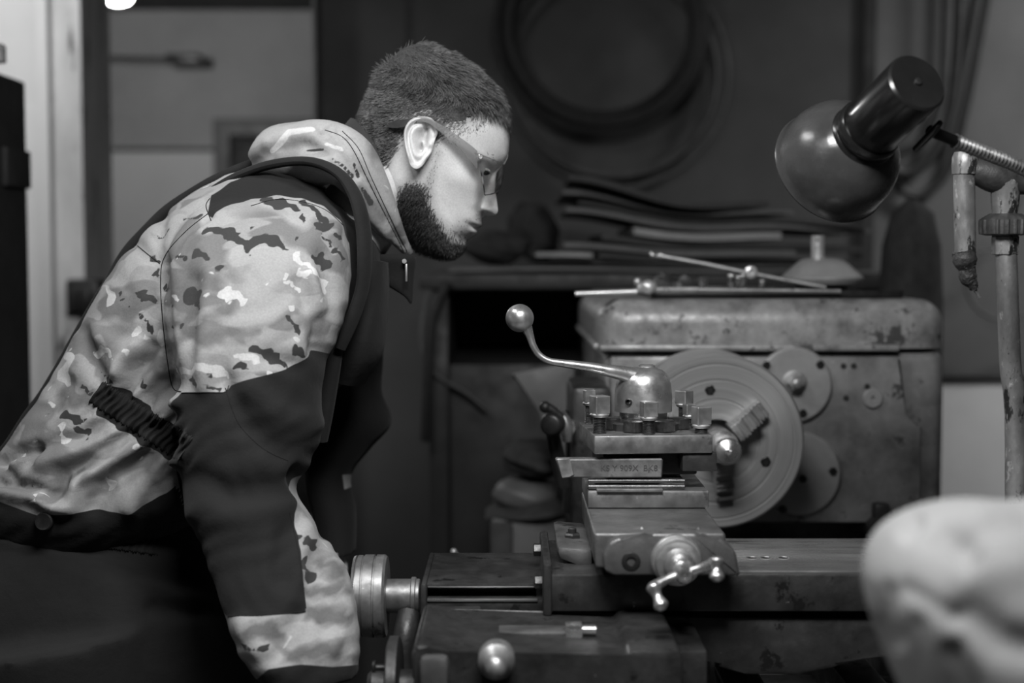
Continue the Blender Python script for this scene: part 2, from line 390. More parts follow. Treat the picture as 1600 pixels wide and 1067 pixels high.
for nm, lab, pts, r, mm in (
    ('hanging_cable', 'thick dark cable hanging in a deep loop behind the work lamp', [(1552, -60), (1530, 60), (1508, 170), (1482, 262), (1440, 305), (1402, 290), (1380, 250)], .013, M_rubber),
    ('hanging_cable', 'dark cable falling straight from above behind the lamp cap', [(1500, -60), (1497, 60), (1486, 170), (1462, 235), (1420, 270), (1392, 262)], .017, M_rubber),
    ('hanging_cable', 'black cable closest to the dark wall post behind the lamp cap', [(1478, -60), (1476, 60), (1468, 160), (1440, 220), (1400, 240)], .012, M_rubber),
    ('hanging_cable', 'thin cable curving low on the wall beside the standing pipe', [(1600, 300), (1560, 380), (1520, 400), (1510, 450), (1530, 485), (1570, 500), (1640, 480)], .005, M_hose)):
    bm = NB(); hy = globals().get('hy', 4.30)-.028; tube(bm, [P(x, y, hy-r) for x, y in pts], r, n=10, sm=8); tag(mk(nm, bm, mm), lab, 'cable')

# ================================================================ SHELF UNIT + SHEETS
o = thing('storage_rack', (.15, 3.4, 0), 'low dark steel rack with an open compartment behind the lathe', 'rack')
zt = Z(428, 3.2); xa = X(655, 3.2); xb = X(1430, 3.2)
bm = NB(); box(bm, xa, xb, 3.2, 4.0, zt-.035, zt, .004); mk('top_board', bm, M_shelf, o)
bm = NB(); box(bm, xa+.02, X(700, 3.2), 3.22, 3.98, 0, zt-.035, .003); mk('side_panel', bm, M_shelf, o)
bm = NB(); box(bm, X(920, 3.2), xb-.02, 3.22, 3.98, 0, zt-.035, .003); mk('side_panel', bm, M_shelf, o)
bm = NB(); box(bm, X(700, 3.2), X(920, 3.2), 3.24, 3.98, 0, Z(572, 3.2), .003); mk('drawer_front', bm, M_shelf, o)
bm = NB(); box(bm, X(700, 3.2), X(920, 3.2), 3.95, 3.98, Z(572, 3.2), zt-.035, 0); mk('back_panel', bm, M_dark, o)
zt_r = zt
def sheet(lab, x0, y0, x1, y1, Y0, Y1, th, m, sag=0, lift=0, name='cardboard_sheet'):
    """bent sheet between two front corners (pixels), going back from Y0 to Y1"""
    A = P(x0, y0, Y0); B = P(x1, y1, Y0); bm = NB(); nx, ny = 24, 8
    top = []
    for j in range(ny+1):
        row = []
        for i in range(nx+1):
            s = i/nx; q = j/ny
            p = A.lerp(B, s); p.y = Y0+(Y1-Y0)*q+.03*sin(s*3+x0); p.z += (A.z-zt_r)*(.16*sin(6*p.x+1)+.08*sin(13*p.x)-.25*(p.x-.2)**2)
            row.append(p)
        top.append(row)
    T = [[bm.verts.new(p) for p in r] for r in top]; Bm = [[bm.verts.new(p-Vector((0, 0, th))) for p in r] for r in top]
    for j in range(ny):
        for i in range(nx):
            bm.faces.new((T[j][i], T[j][i+1], T[j+1][i+1], T[j+1][i])); bm.faces.new((Bm[j][i], Bm[j+1][i], Bm[j+1][i+1], Bm[j][i+1]))
    for i in range(nx):
        bm.faces.new((T[0][i], Bm[0][i], Bm[0][i+1], T[0][i+1])); bm.faces.new((T[ny][i], T[ny][i+1], Bm[ny][i+1], Bm[ny][i]))
    for j in range(ny):
        bm.faces.new((T[j][0], T[j+1][0], Bm[j+1][0], Bm[j][0])); bm.faces.new((T[j][nx], Bm[j][nx], Bm[j+1][nx], T[j+1][nx]))
    return tag(mk(name, bm, m), lab, 'cardboard' if 'card' in name else 'sheet', 'flat sheets piled on the rack')
sheet('lowest grey board of the pile, lying flat along the rack top', 700, 419, 1360, 420, 3.22, 3.8, .007, M_card[1])
sheet('dark board lying just above the lowest board of the pile', 850, 410, 1355, 411, 3.23, 3.8, .008, M_card[0])
sheet('pale short board end poking out at the left end of the pile', 838, 400, 925, 401, 3.2, 3.6, .010, M_card[2])
sheet('dark board level with the short pale board end in the pile', 935, 400, 1360, 401, 3.24, 3.8, .009, M_card[0])
sheet('grey warped board in the middle of the pile', 882, 388, 1240, 386, 3.22, 3.8, .011, M_card[1])
sheet('black board filling the middle of the pile, under the pale folded board', 940, 374, 1360, 372, 3.24, 3.8, .014, M_card[0])
sheet('pale folded board above the black board of the pile', 990, 358, 1222, 354, 3.21, 3.7, .016, M_card[2])
sheet('long grey board above the pale folded board', 884, 344, 1365, 338, 3.24, 3.8, .010, M_card[1])
sheet('dark sagging board under the top of the pile', 905, 334, 1350, 328, 3.22, 3.8, .009, M_card[0])
sheet('wide grey sheet near the top of the pile, curling at its ends', 880, 322, 1240, 315, 3.24, 3.9, .008, M_card[1])
sheet('black tarred sheet lying on the very top of the pile', 890, 303, 1205, 299, 3.22, 3.6, .013, M_card[0])
def lump(name, lab, cat, px, py, Y, rx, ry, rz, m, seed=0, amp=.12, squash=.0, n=48):
    bm = NB(); bmesh.ops.create_uvsphere(bm, u_segments=n, v_segments=n//2, radius=1)
    c = P(px, py, Y)
    for v in bm.verts:
        d = v.co.copy(); k = 1+amp*(sin(3.1*d.x+seed)*cos(2.7*d.z+seed*1.7)+.6*sin(6.3*d.y+2*seed+3*d.x)+.4*sin(9*d.z+5*d.x+seed))
        v.co = Vector((d.x*rx*k, d.y*ry*k, d.z*rz*k))+c
    return tag(mk(name, bm, m), lab, cat)
lump('dark_sack', 'black slumped sack on the rack to the left of the pile', 'sack', 775, 386, 3.33, .080, .09, .040, M_cloth_d, 1.2, .08)
lump('dark_sack', 'dark crumpled sack standing behind the slumped sack at the left end of the pile', 'sack', 832, 362, 3.70, .066, .09, .078, M_cloth_d, 2.7, .09)
c_ = P(1430, 0, 3.12).x; zt_ = Z(312, 3.12)
bm = NB(); rev(bm, (c_, 3.12, 0), (0, 0, 1), [(0, .05), (.02, .065), (zt_*.5, .066), (zt_-.22, .067), (zt_-.10, .062), (zt_-.03, .045), (zt_, .012)], 48, mod=lambda t_, h: 1+.05*sin(3*t_+h*9)+.04*sin(7*t_-h*14))
tag(mk('dark_sack', bm, M_cloth_d), 'tall black sack standing behind the headstock, under the lamp shade', 'sack')
# cable loop hanging at rack side
bm = NB(); tube(bm, [P(x, y, 3.212) for x, y in ((694, 437), (672, 455), (659, 510), (664, 560), (688, 590), (730, 615), (760, 640))], .006, n=10)
tag(mk('air_hose', bm, M_hose), 'grey hose hanging in a curve at the left side of the rack', 'hose')
bm = NB(); tube(bm, [P(x, y, 3.19) for x, y in ((700, 440), (676, 500), (668, 600), (664, 690))], .011, n=10)
tag(mk('air_hose', bm, M_rubber), 'black hose hanging straight down at the left side of the rack', 'hose')

# ---------------- things behind the tool post
o = thing('grey_crate', (X(850, 2.75), 2.85, 0), 'plain grey crate standing behind the lathe carriage', 'crate')
zt = Z(812, 2.7)
bm = NB(); box(bm, X(768, 2.7), X(884, 2.7), 2.7, 3.05, 0, zt, .006); mk('body', bm, M_machine, o)
bm = NB(); box(bm, X(766, 2.7), X(801, 2.7), 2.69, 2.72, .02, zt-.004, .004); mk('corner_post', bm, M_shelf, o)
tarp = NB()
loft(tarp, [(758, 800, 762, 806, 2.80, .06), (775, 790, 800, 806, 2.8, .10), (820, 782, 850, 805, 2.8, .12), (860, 772, 868, 803, 2.8, .12), (878, 780, 878, 800, 2.8, .10)], 24, 6)
tag(mk('dark_tarp', tarp, M_cloth_d), 'black folded cloth heaped on top of the grey crate', 'cloth')
lump('metal_cover', 'rounded grey metal cover lying on the black cloth', 'cover', 822, 772, 2.8, .068, .07, .036, M_machine, .3, .03)
bm = NB(); 
prism(bm, [(P(x, y, 2.62).x, P(x, y, 2.62).z) for x, y in ((797, 583), (898, 566), (898, 780), (880, 760), (845, 640))], 2.62, 2.66, .004)
tag(mk('leaning_panel', bm, M_machine), 'grey metal panel leaning behind the tool post lever', 'panel')
lump('dark_bundle', 'dark oily bundle jammed behind the tool post, above the metal cover', 'bundle', 835, 716, 2.80, .06, .08, .036, M_cloth_d, 3.3, .12)

# ================================================================ LATHE
lathe = thing('lathe', (.32, 1.9, 0), 'large worn metal lathe with lever tool post and round chuck', 'lathe')
# bed and pedestals
bm = NB()
for xa, xb in ((.13, .20), (.24, .29), (.38, .43), (.48, .55)): box(bm, xa, xb, .50, 3.0, .84, .915, .006)
box(bm, .13, .55, .50, 3.0, .68, .80, .01)
for yy in np.arange(.6, 3.0, .28): box(bm, .13, .55, yy, yy+.06, .78, .87, .004, M=None)
mk('bed', bm, M_cast, lathe)
for y0, y1 in ((.55, .85), (2.3, 3.0)):
    bm = NB(); box(bm, .12, .56, y0, y1, 0, .69, .012); mk('pedestal', bm, M_castd, lathe)
# headstock
YH = 2.32
hx0, hx1 = X(944, YH), X(1479, YH); hz1 = Z(546, YH); hz0 = Z(818, YH)
hs = NB(); box(hs, hx0, hx1, YH, 3.02, hz0, hz1, .022, 4)
head = mk('headstock', hs, M_head, lathe)
bm = NB()      # raised front plate with stepped right edge
pts = [(952, 556), (1404, 556), (1408, 652), (1436, 662), (1436, 806), (1400, 815), (952, 815)]
prism(bm, [(P(x, y, YH).x, P(x, y, YH).z) for x, y in pts][::-1], YH-.012, YH+.01, .005, 2); mk('front_plate', bm, M_head, head)
bm = NB(); box(bm, hx0+.08, hx1-.05, YH+.05, 2.95, .90, hz0+.03, .01); mk('foot', bm, M_castd, head)
# lid
bm = NB()
lx0, lx1 = X(938, YH)-.004, X(1482, YH); lz1 = Z(466, YH+.06); lz0 = hz1+.002
r = bmesh.ops.create_cube(bm, size=1)
for v in bm.verts: v.co = Vector(((lx0+lx1)/2+v.co.x*(lx1-lx0), (YH-.008+3.05)/2+v.co.y*(3.05-YH+.008), (lz0+lz1)/2+v.co.z*(lz1-lz0)))
ve = [e for e in bm.edges if abs(e.verts[0].co.z-e.verts[1].co.z) > .01]
bmesh.ops.bevel(bm, geom=ve, offset=.05, segments=6, affect='EDGES', profile=.5)
te = [e for e in bm.edges if e.verts[0].co.z > lz1-.001 and e.verts[1].co.z > lz1-.001]
bmesh.ops.bevel(bm, geom=te, offset=.040, segments=8, affect='EDGES', profile=.5)
mk('lid', bm, M_lid, head)
bm = NB(); box(bm, X(940, YH)-.004, X(1402, YH), YH-.018, YH+.01, Z(548, YH), Z(538, YH), .004); mk('lid_rib', bm, M_lid, head)
bm = NB(); box(bm, lx0-.006, lx0+.03, YH+.03, 3.0, Z(548, YH), Z(538, YH), .004); mk('lid_rib', bm, M_lid, head)
def flange(px, py, r, screws, nut=None):
    Y = YH-.014; c = P(px, py, Y); k = YH/FP
    bm = NB(); rev(bm, c+Vector((0, .012, 0)), (0, -1, 0), [(0, r*k), (.018, r*k), (.022, r*k-.004)], 64); f = mk('flange_cover', bm, M_flange, lathe)
    for sx, sy in screws:
        p = P(sx, sy, Y-.01); bm = NB(); rev(bm, p, (0, -1, 0), [(0, .007), (.0035, .007), (.004, .006), (.004, .004), (.001, .0038)], 6); mk('screw', bm, M_black, f)
    if nut:
        p = P(nut[0], nut[1], Y-.01); bm = NB()
        rev(bm, p, (0, -1, 0), [(0, .020), (.003, .020), (.004, .016)], 32); rev(bm, p, (0, -1, 0), [(.003, .013), (.016, .013), (.018, .011)], 6)
        rev(bm, p, (0, -1, 0), [(.017, .007), (.026, .007), (.027, .005)], 20); mk('hex_nut', bm, M_steel, f)
flange(1240, 601, 59, [(1281, 569), (1254, 645), (1197, 570)], (1241, 598))
flange(1247, 740, 66, [(1301, 736), (1254, 748), (1222, 796)])
bm = NB(); p = P(1363, 622, YH-.012); rev(bm, p, (0, -1, 0), [(0, .016), (.004, .016), (.006, .0145), (.006, .004), (.002, .003)], 32); mk('oil_plug', bm, M_flange, head)
bm = NB(); a = P(1364, 790, YH-.02); box(bm, a.x, X(1392, YH-.02), YH-.035, YH, Z(818, YH), Z(782, YH), .004); mk('square_plug', bm, M_castd, head)
bm = NB(); p = P(1380, 832, YH-.05); rev(bm, p+Vector((0, .05, 0)), (0, -1, 0), [(0, .02), (.04, .023), (.055, .022), (.06, .018)], 32); mk('drain_spout', bm, M_castd, head)
for sx, sy in ((1318, 572), (1334, 572), (1322, 622), (1355, 604)):
    bm = NB(); rev(bm, P(sx, sy, YH-.012), (0, -1, 0), [(0, .005), (.002, .004)], 12); mk('rivet', bm, M_castd, head)
# chuck
YC = 2.10; cc = P(1120, 690, YC); k = YC/FP; R = 138*k
def chuckmod(t, h): return 1
bm = NB()
pr = [(-.17, .06), (-.13, .06), (-.13, R-.002), (-.128, R), (-.004, R), (0, R-.004)]
rr = R-.004
for q in (.97, .90, .895, .80, .795, .66, .655, .52, .515, .42):
    pr.append((0 if pr[-1][0] < 0 or q in (.97,) else pr[-1][0], R*q))
prof = [(-.17, .06), (-.13, .06), (-.13, R-.002), (-.128, R), (-.003, R), (0, R-.003), (0, R*.90), (-.0015, R*.895), (-.0015, R*.875), (0, R*.87), (0, R*.72), (-.0015, R*.715), (-.0015, R*.69), (0, R*.685), (0, R*.50), (-.002, R*.49), (-.002, R*.46), (0, R*.45), (0, R*.26), (-.05, R*.24)]
rev(bm, cc, (0, -1, 0), prof, 128, (True, True)); 
t = NT('chuck_steel'); v = t.n('ShaderNodeTexCoord').outputs['Object']; sx = t.n('ShaderNodeSeparateXYZ'); t.l(v, sx.inputs[0])
cx_ = t.n('ShaderNodeCombineXYZ'); t.l(sx.outputs[0], cx_.inputs[0])
sb = t.n('ShaderNodeMath', operation='SUBTRACT'); t.l(sx.outputs[2], sb.inputs[0]); sb.inputs[1].default_value = R; t.l(sb.outputs[0], cx_.inputs[2])
ln = t.n('ShaderNodeVectorMath', operation='LENGTH'); t.l(cx_.outputs[0], ln.inputs[0])
cv = t.n('ShaderNodeCombineXYZ'); t.l(ln.outputs['Value'], cv.inputs[0])
nn = t.noise(140, 5, .7, cv.outputs[0]); t.l(t.ramp(nn, [(.3, .31), (.7, .48)]), t.b.inputs['Base Color'])
t.b.inputs['Metallic'].default_value = .55; t.b.inputs['Roughness'].default_value = .42; t.bump(nn, .25, .001)
tg = t.n('ShaderNodeTangent', direction_type='RADIAL', axis='Y'); t.l(tg.outputs[0], t.b.inputs['Tangent']); t.b.inputs['Anisotropic'].default_value = .6
M_chuck = t.m
chuck = mk('chuck', bm, M_chuck, lathe)
for ang in (38, 158, 278):
    bm = NB(); a = radians(ang); d = Vector((cos(a), 0, sin(a))); s = Vector((-sin(a), 0, cos(a)))
    Mx = Matrix((( d.x, 0, s.x, cc.x), (0, 1, 0, cc.y), (d.z, 0, s.z, cc.z), (0, 0, 0, 1)))
    box(bm, .026, .085, -.020, .02, -.013, .013, .0015, 1, M=Mx); box(bm, .026, .066, -.034, -.018, -.013, .013, .0015, 1, M=Mx); box(bm, .026, .046, -.048, -.032, -.013, .013, .0015, 1, M=Mx)
    for q in np.arange(.030, .084, .006): box(bm, q, q+.003, -.0215 if q > .066 else (-.0355 if q > .046 else -.0495), -.01, -.0135, .0135, .0004, 1, M=Mx)
    mk('chuck_jaw', bm, M_steel, chuck)
for ang in (98, 218, 338):
    bm = NB(); a = radians(ang); p = cc+Vector((cos(a)*R*.6, -.0005, sin(a)*R*.6))
    rev(bm, p, (0, -1, 0), [(0, .008), (.002, .008), (.003, .006), (.001, .004)], 6); mk('socket_screw', bm, M_black, chuck)
# workpiece
o = thing('steel_workpiece', (cc.x, YC-.1, cc.z), 'short round steel workpiece gripped in the chuck jaws', 'workpiece')
bm = NB(); rev(bm, cc+Vector((0, .04, 0)), (0, -1, 0), [(0, .024), (.10, .024), (.10, .020), (.145, .020), (.15, .017), (.155, .004), (.152, .002)], 48); mk('bar', bm, M_bright, o)
# cross slide
Y1 = 1.55; Y2 = 1.72
zt = Z(897, Y1); zb = Z(956, Y1)
bm = NB()
xs0 = X(862, Y1)
prism(bm, [(xs0, zb), (xs0-.004, zt), (X(1540, Y1), zt), (X(1540, Y1), zb)], Y1, Y2+.02, .003)
cs = mk('cross_slide', bm, M_castd, lathe)
bm = NB(); box(bm, X(1148, Y1), X(1535, Y1), Y1+.003, Y2+.015, zt-.001, zt+.003, .001); mk('way_strip', bm, M_slide, cs)
bm = NB(); box(bm, X(849, Y1), X(863, Y1), Y1-.004, Y2+.02, zb-.004, zt+.012, .003); mk('end_plate', bm, M_castd, cs)
for y in (1.6, 1.68):
    bm = NB(); rev(bm, (X(849, Y1), y, zt-.02+ (0.02 if y > 1.65 else 0)), (-1, 0, 0), [(0, .008), (.008, .008), (.009, .006)], 6); mk('bolt', bm, M_black, cs)
for px in (1178, 1200, 1228):
    bm = NB(); rev(bm, (X(px, 1.62), 1.62, zt+.003), (0, 0, 1), [(0, .008), (.0006, .008), (.0006, .006), (-.0005, .005)], 20); mk('screw', bm, M_steel, cs)
bm = NB(); prism(bm, [(P(x, y, 1.58).x, P(x, y, 1.58).z) for x, y in ((870, 955), (1520, 958), (1520, 1010), (1345, 1012), (1300, 1036), (1240, 1048), (1160, 1047), (1120, 1036), (1100, 1016), (1065, 1012), (870, 1020))], 1.56, 1.80, .006); mk('apron', bm, M_castd, lathe)
# saddle wing to the left
Yw = 1.60
bm = NB(); box(bm, X(664, Yw), X(856, Yw), Yw, Yw+.17, Z(917, Yw), Z(912, Yw), .001); box(bm, X(664, Yw), X(856, Yw), Yw+.03, Yw+.17, Z(950, Yw), Z(914, Yw), .002)
box(bm, X(664, Yw), X(856, Yw), Yw-.01, Yw+.17, Z(956, Yw), Z(934, Yw), .003); box(bm, X(838, Yw), X(858, Yw), Yw+.004, Yw+.17, Z(950, Yw), Z(914, Yw), .002)
box(bm, X(657, Yw), X(666, Yw), Yw-.012, Yw+.16, Z(962, Yw), Z(908, Yw), .003)
sad = mk('saddle', bm, M_castd, lathe)
bm = NB(); box(bm, X(667, Yw), X(840, Yw), Yw-.001, Yw+.008, Z(918, Yw), Z(915.5, Yw), .0005); mk('gib_edge', bm, M_slide, sad)
bm = NB(); box(bm, X(667, Yw), X(840, Yw), Yw-.012, Yw-.006, Z(936, Yw), Z(932, Yw), .0005); mk('gib_edge', bm, M_slide, sad)
# carriage block in front (bottom)
Yf = 1.39
bm = NB(); prism(bm, [(P(x, y, Yf).x, P(x, y, Yf).z) for x, y in ((648, 1013), (652, 1007), (668, 1011), (700, 1018), (975, 1030), (985, 1016), (1062, 1016), (1067, 1030), (1067, 1200), (640, 1200))], Yf, Yf+.17, .004)
box(bm, X(652, 1.5), X(749, 1.5), Yf+.01, 1.585, Z(958, 1.55)-.03, Z(958, 1.55), .003)
box(bm, X(749, 1.5), X(1100, 1.5), Yf+.06, 1.60, Z(975, 1.55)-.05, Z(972, 1.55)-.004, .004)
carr = mk('carriage', bm, M_castd, lathe)
bm = NB(); box(bm, X(778, 1.5), X(893, 1.5), 1.47, 1.50, Z(983, 1.5), Z(976, 1.5), .002); mk('scale_strip', bm, M_cast, carr)
bm = NB(); p = P(895, 984, 1.47); box(bm, p.x-.008, p.x+.010, 1.462, 1.48, p.z-.007, p.z+.007, .0015); rev(bm, p+Vector((.01, 0, 0)), (1, 0, 0), [(0, .005), (.014, .005)], 12); mk('square_bolt', bm, M_bright, carr)
bm = NB(); p = P(775, 1042, 1.34); ball(bm, p, .0105, 24, (1, 1, 1.15)); rev(bm, p+Vector((0, .05, -.004)), (0, -1, 0), [(0, .018), (.02, .018), (.03, .010), (.05, .007)], 24); mk('knob', bm, M_steel, carr)
bm = NB(); p = P(762, 1085, 1.36); box(bm, X(655, Yf), X(700, Yf), Yf-.012, Yf+.01, Z(1080, Yf), Z(1022, Yf), .006); mk('boss', bm, M_cast, carr)
# cross feed dial and handwheel at the operator's side
cf = P(605, 931, 1.66)
kk = 1.66/FP
bm = NB(); rev(bm, cf, (-1, 0, 0), [(0, 62*kk), (.003, 65*kk), (.012, 65*kk), (.0125, 62*kk), (.0145, 62*kk), (.015, 65*kk), (.026, 65*kk), (.0265, 62.5*kk), (.028, 62.5*kk), (.0285, 64*kk), (.034, 64*kk), (.0345, 60*kk), (.0355, 60*kk), (.036, 64*kk), (.039, 62*kk)], 96); cfd = mk('feed_dial', bm, M_post, lathe)
bm = NB(); cyl(bm, cf+Vector((-.001, 0, 0)), cf+Vector((52*kk, 0, 0)), 27*kk, 40, .001); cyl(bm, cf+Vector((38*kk, 0, 0)), cf+Vector((46*kk, 0, 0)), 30*kk, 40, .001); mk('sleeve', bm, M_post, cfd)
bm = NB(); cyl(bm, cf+Vector((-.038, 0, 0)), cf+Vector((-.075, 0, 0)), .010, 24, .001); mk('shaft', bm, M_bright, cfd)
bm = NB(); rev(bm, cf+Vector((-.036, -.022, .016)), (-1, 0, 0), [(0, .004), (.004, .004)], 12); mk('set_screw', bm, M_black, cfd)
bm = NB(); wc = cf+Vector((-.075, 0, 0)); rev(bm, wc, (-1, 0, 0), [(-.004, .022), (.0, .024), (.026, .022), (.03, .016)], 32)
tube(bm, [wc+Vector((-.012, 0, 0)), wc+Vector((-.020, .03, -.09))], [.009, .007], sm=1); tube(bm, [wc+Vector((-.012, 0, 0)), wc+Vector((-.014, -.01, .03))], [.009, .007], sm=1)
mk('crank', bm, M_steel, cfd)
bm = NB(); rev(bm, wc+Vector((-.018, .03, -.09)), (-1, 0, 0), [(0, .008), (.01, .013), (.05, .011), (.07, .013), (.075, .008)], 24); mk('crank_grip', bm, M_black, cfd)
# big carriage handwheel lower left
hw = P(626, 1075, 1.50)
bm = NB(); rev(bm, hw, (-1, 0, 0), [(0, .05), (.002, .055), (.012, .055), (.014, .05)], 48); rev(bm, hw+Vector((.02, 0, 0)), (-1, 0, 0), [(0, .02), (.05, .02), (.055, .015)], 32)
hwo = mk('handwheel', bm, M_castd, lathe)
bm = NB(); rev(bm, hw+Vector((-.012, .0, .022)), (-1, 0, 0), [(0, .004), (.014, .004), (.015, .008), (.018, .007)], 20); mk('knob', bm, M_black, hwo)
bm = NB(); tube(bm, [P(640, 960, 1.62), P(632, 1000, 1.60), P(630, 1060, 1.6)], .014, sm=3); mk('column', bm, M_castd, hwo)
# compound slide
Ya = 1.50; Yb = 1.66
comp = NB()
top = [(945, 893), (942, 868), (952, 848), (966, 840), (1008, 838), (1022, 833), (1086, 833), (1096, 839), (1128, 842), (1150, 862), (1156, 897), (1154, 900), (960, 900)]
prism(comp, [(P(x, y, Ya).x, P(x, y, Ya).z) for x, y in top], Ya, Ya+.035, .004, 3)
prism(comp, [(X(920, Yb), Z(893, Ya)), (X(917, Yb), Z(795, Yb)), (X(1107, Yb), Z(795, Yb)), (X(1112, Yb), Z(893, Ya))], Ya+.015, Yb+.13, .004, 3)
box(comp, X(926, Yb), X(1100, Yb), Yb-.03, Yb+.12, Z(925, Yb), Z(880, Yb), .004)
cmp_ = mk('compound_slide', comp, M_cast, lathe)
bm = NB(); box(bm, X(919, Yb), X(1110, Yb), Yb+.0, Yb+.14, Z(794, Yb), Z(767, Yb), .002); box(bm, X(932, Yb), X(1075, Yb), Yb+.02, Yb+.13, Z(768, Yb), Z(748, Yb+.03), .002); 
mk('top_slide', bm, M_post, cmp_)
for yy in (752, 761):
    bm = NB(); a = P(930, yy, Yb+.005); cyl(bm, (X(920, Yb), Yb+.008, a.z), (X(1073, Yb), Yb+.008, a.z), .0028, 12, .0005); mk('wiper_rod', bm, M_thread, cmp_)
bm = NB(); box(bm, X(933, Yb), X(1037, Yb), Yb-.004, Yb+.006, Z(768, Yb), Z(763.5, Yb), .0006); mk('gib_strip', bm, M_post, cmp_)
bm = NB(); p = P(886, 872, 1.63); prism(bm, [(P(x, y, 1.62).x, P(x, y, 1.62).z) for x, y in ((868, 848), (925, 852), (925, 888), (872, 868))], 1.60, 1.76, .006); mk('swivel_base', bm, M_cast, cmp_)
bm = NB(); p = P(894, 848, 1.66); rev(bm, p, (0, 0, 1), [(-.004, .016), (0, .016), (.001, .011)], 24); rev(bm, p, (0, 0, 1), [(0, .010), (.010, .010), (.012, .008)], 6); rev(bm, p, (0, 0, 1), [(.010, .005), (.017, .005), (.018, .004)], 16); mk('clamp_nut', bm, M_castd, cmp_)
bm = NB(); p = P(986, 877, Ya); rev(bm, p, (0, -1, 0), [(-.004, .010), (.001, .010), (.002, .008), (.002, .005), (-.001, .004)], 24); mk('screw', bm, M_black, cmp_)
bm = NB(); p = P(1056, 874, Ya); rev(bm, p, (0, -1, 0), [(-.01, .027), (.006, .027), (.008, .0255), (.010, .0255), (.0105, .024), (.024, .023), (.025, .020), (.026, .015)], 64); mk('dial', bm, M_steel, cmp_)
bm = NB(); p2 = P(1060, 880, Ya-.025); rev(bm, p2, (.05, -1, -.06), [(0, .016), (.02, .0155), (.022, .012), (.03, .011)], 32)
hub = P(1068, 896, Ya-.062); ball(bm, hub, .0105); rev(bm, hub, (0, -1, 0), [(-.03, .010), (.008, .009), (.011, .0075), (.011, .004), (.008, .0035)], 24)
A = P(1119, 876, Ya-.075); A2 = P(1120, 902, Ya-.082); B = P(1021, 917, Ya-.075); B2 = P(1033, 946, Ya-.085)
tube(bm, [hub, P(1092, 889, Ya-.068), P(1112, 882, Ya-.073)], [.0065, .0045, .006], sm=4); tube(bm, [hub, P(1045, 904, Ya-.068), P(1025, 915, Ya-.073)], [.0065, .0045, .006], sm=4)
for a, b in ((A, A2), (B, B2)): tube(bm, [a+(a-b)*.25, a, a.lerp(b, .5), b, b+(b-a)*.25], [.003, .0078, .0048, .0078, .003], 20, 6)
mk('ball_crank', bm, M_bright, cmp_)
# tool post
YT = 1.66; kT = YT/FP; tc = Vector((X(1015, YT+.07), YT+.07, 0)); rot = Matrix.Translation(tc) @ Matrix.Rotation(radians(4.5), 4, 'Z') @ Matrix.Translation(-tc)
tp = NB(); x0, x1 = X(921, YT), X(1109, YT)
box(tp, x0, x1, YT, YT+.14, Z(709, YT), Z(680, YT), .002, 2, M=rot)
post = mk('tool_post', tp, M_post, lathe)
bm = NB(); box(bm, x0+.015, x1-.012, YT+.03, YT+.13, Z(748, YT), Z(708, YT), .002, M=rot); box(bm, X(1062, YT), x1+.006, YT+.004, YT+.13, Z(738, YT), Z(709, YT), .002, M=rot); mk('core_block', bm, M_castd, post)
ztp = Z(680, YT)
def bolt(px, py0, py1, pyb, Y, wpx, rotz):
    k = Y/FP; c = P(px, py0, Y); zt_ = Z(py0, Y); zh = Z(py1, Y); h = wpx*k/2*.86
    bm = NB(); Mr = Matrix.Translation((c.x, Y, 0)) @ Matrix.Rotation(radians(rotz), 4, 'Z')
    box(bm, -h, h, -h, h, zh+.003, zt_, .0009, 1, M=Mr)
    rev(bm, (c.x, Y, zh), (0, 0, 1), [(-.001, h*1.05), (.002, h*1.25), (.0035, h*1.1)], 24)
    b_ = mk('clamp_bolt', bm, M_steel, lathe)
    L = zh-ztp; n = max(3, int((L+.004)/.0018)); pr = []
    for i in range(n): z0 = -i*.0018; pr += [(z0, h*.88), (z0-.0009, h*.74)]
    bm = NB(); rev(bm, (c.x, Y, zh), (0, 0, 1), pr, 24); mk('thread', bm, M_thread, b_)
bolt(937, 618, 650, 0, YT+.018, 29, 25); bolt(1014, 627, 655, 0, YT+.012, 27, 14); bolt(1096, 635, 667, 0, YT+.018, 28, 20)
bolt(921, 609, 632, 0, YT+.115, 20, 10); bolt(1069, 610, 634, 0, YT+.125, 25, 45); bolt(1077, 631, 652, 0, YT+.07, 19, 20)
bm = NB(); hc = P(1005, 645, YT+.072); hc.z = ztp
rev(bm, hc, (0, 0, 1), [(0, .050), (.008, .050), (.010, .048)], 8); mk('ratchet_plate', bm, M_castd, post)
for a in (200, 250, 300, 345):
    bm = NB(); p = hc+Vector((cos(radians(a))*.044, sin(radians(a))*.044, .001)); rev(bm, p, (0, 0, 1), [(0, .014), (.012, .014), (.013, .012)], 6); mk('stop_block', bm, M_thread, post)
kh = (YT+.072)/FP; z0 = Z(647, YT+.04)
bm = NB()
rev(bm, (hc.x, hc.y, z0), (0, 0, 1), [(-.012, 36*kh), (0, 38*kh), (.0005, 45*kh), (.02, 45*kh), (.034, 43*kh), (.044, 39*kh), (.050, 31*kh), (.054, 20*kh), (.0545, 11*kh)], 64)
lev = mk('lever', bm, M_lever, lathe)
bm = NB(); rev(bm, (hc.x+.004, hc.y, z0+.052), (0, 0, 1), [(0, 13*kh), (.004, 13*kh), (.005, 11*kh), (.004, 8*kh)], 32); mk('cap', bm, M_lever, lev)
bm = NB(); p = P(985, 628, YT+.04); rev(bm, p+Vector((0, .012, 0)), (-.2, -1, 0), [(0, .0042), (.0118, .0042), (.0125, .003), (.009, .0025)], 20); mk('pin', bm, M_black, lev)
Yl = YT+.06
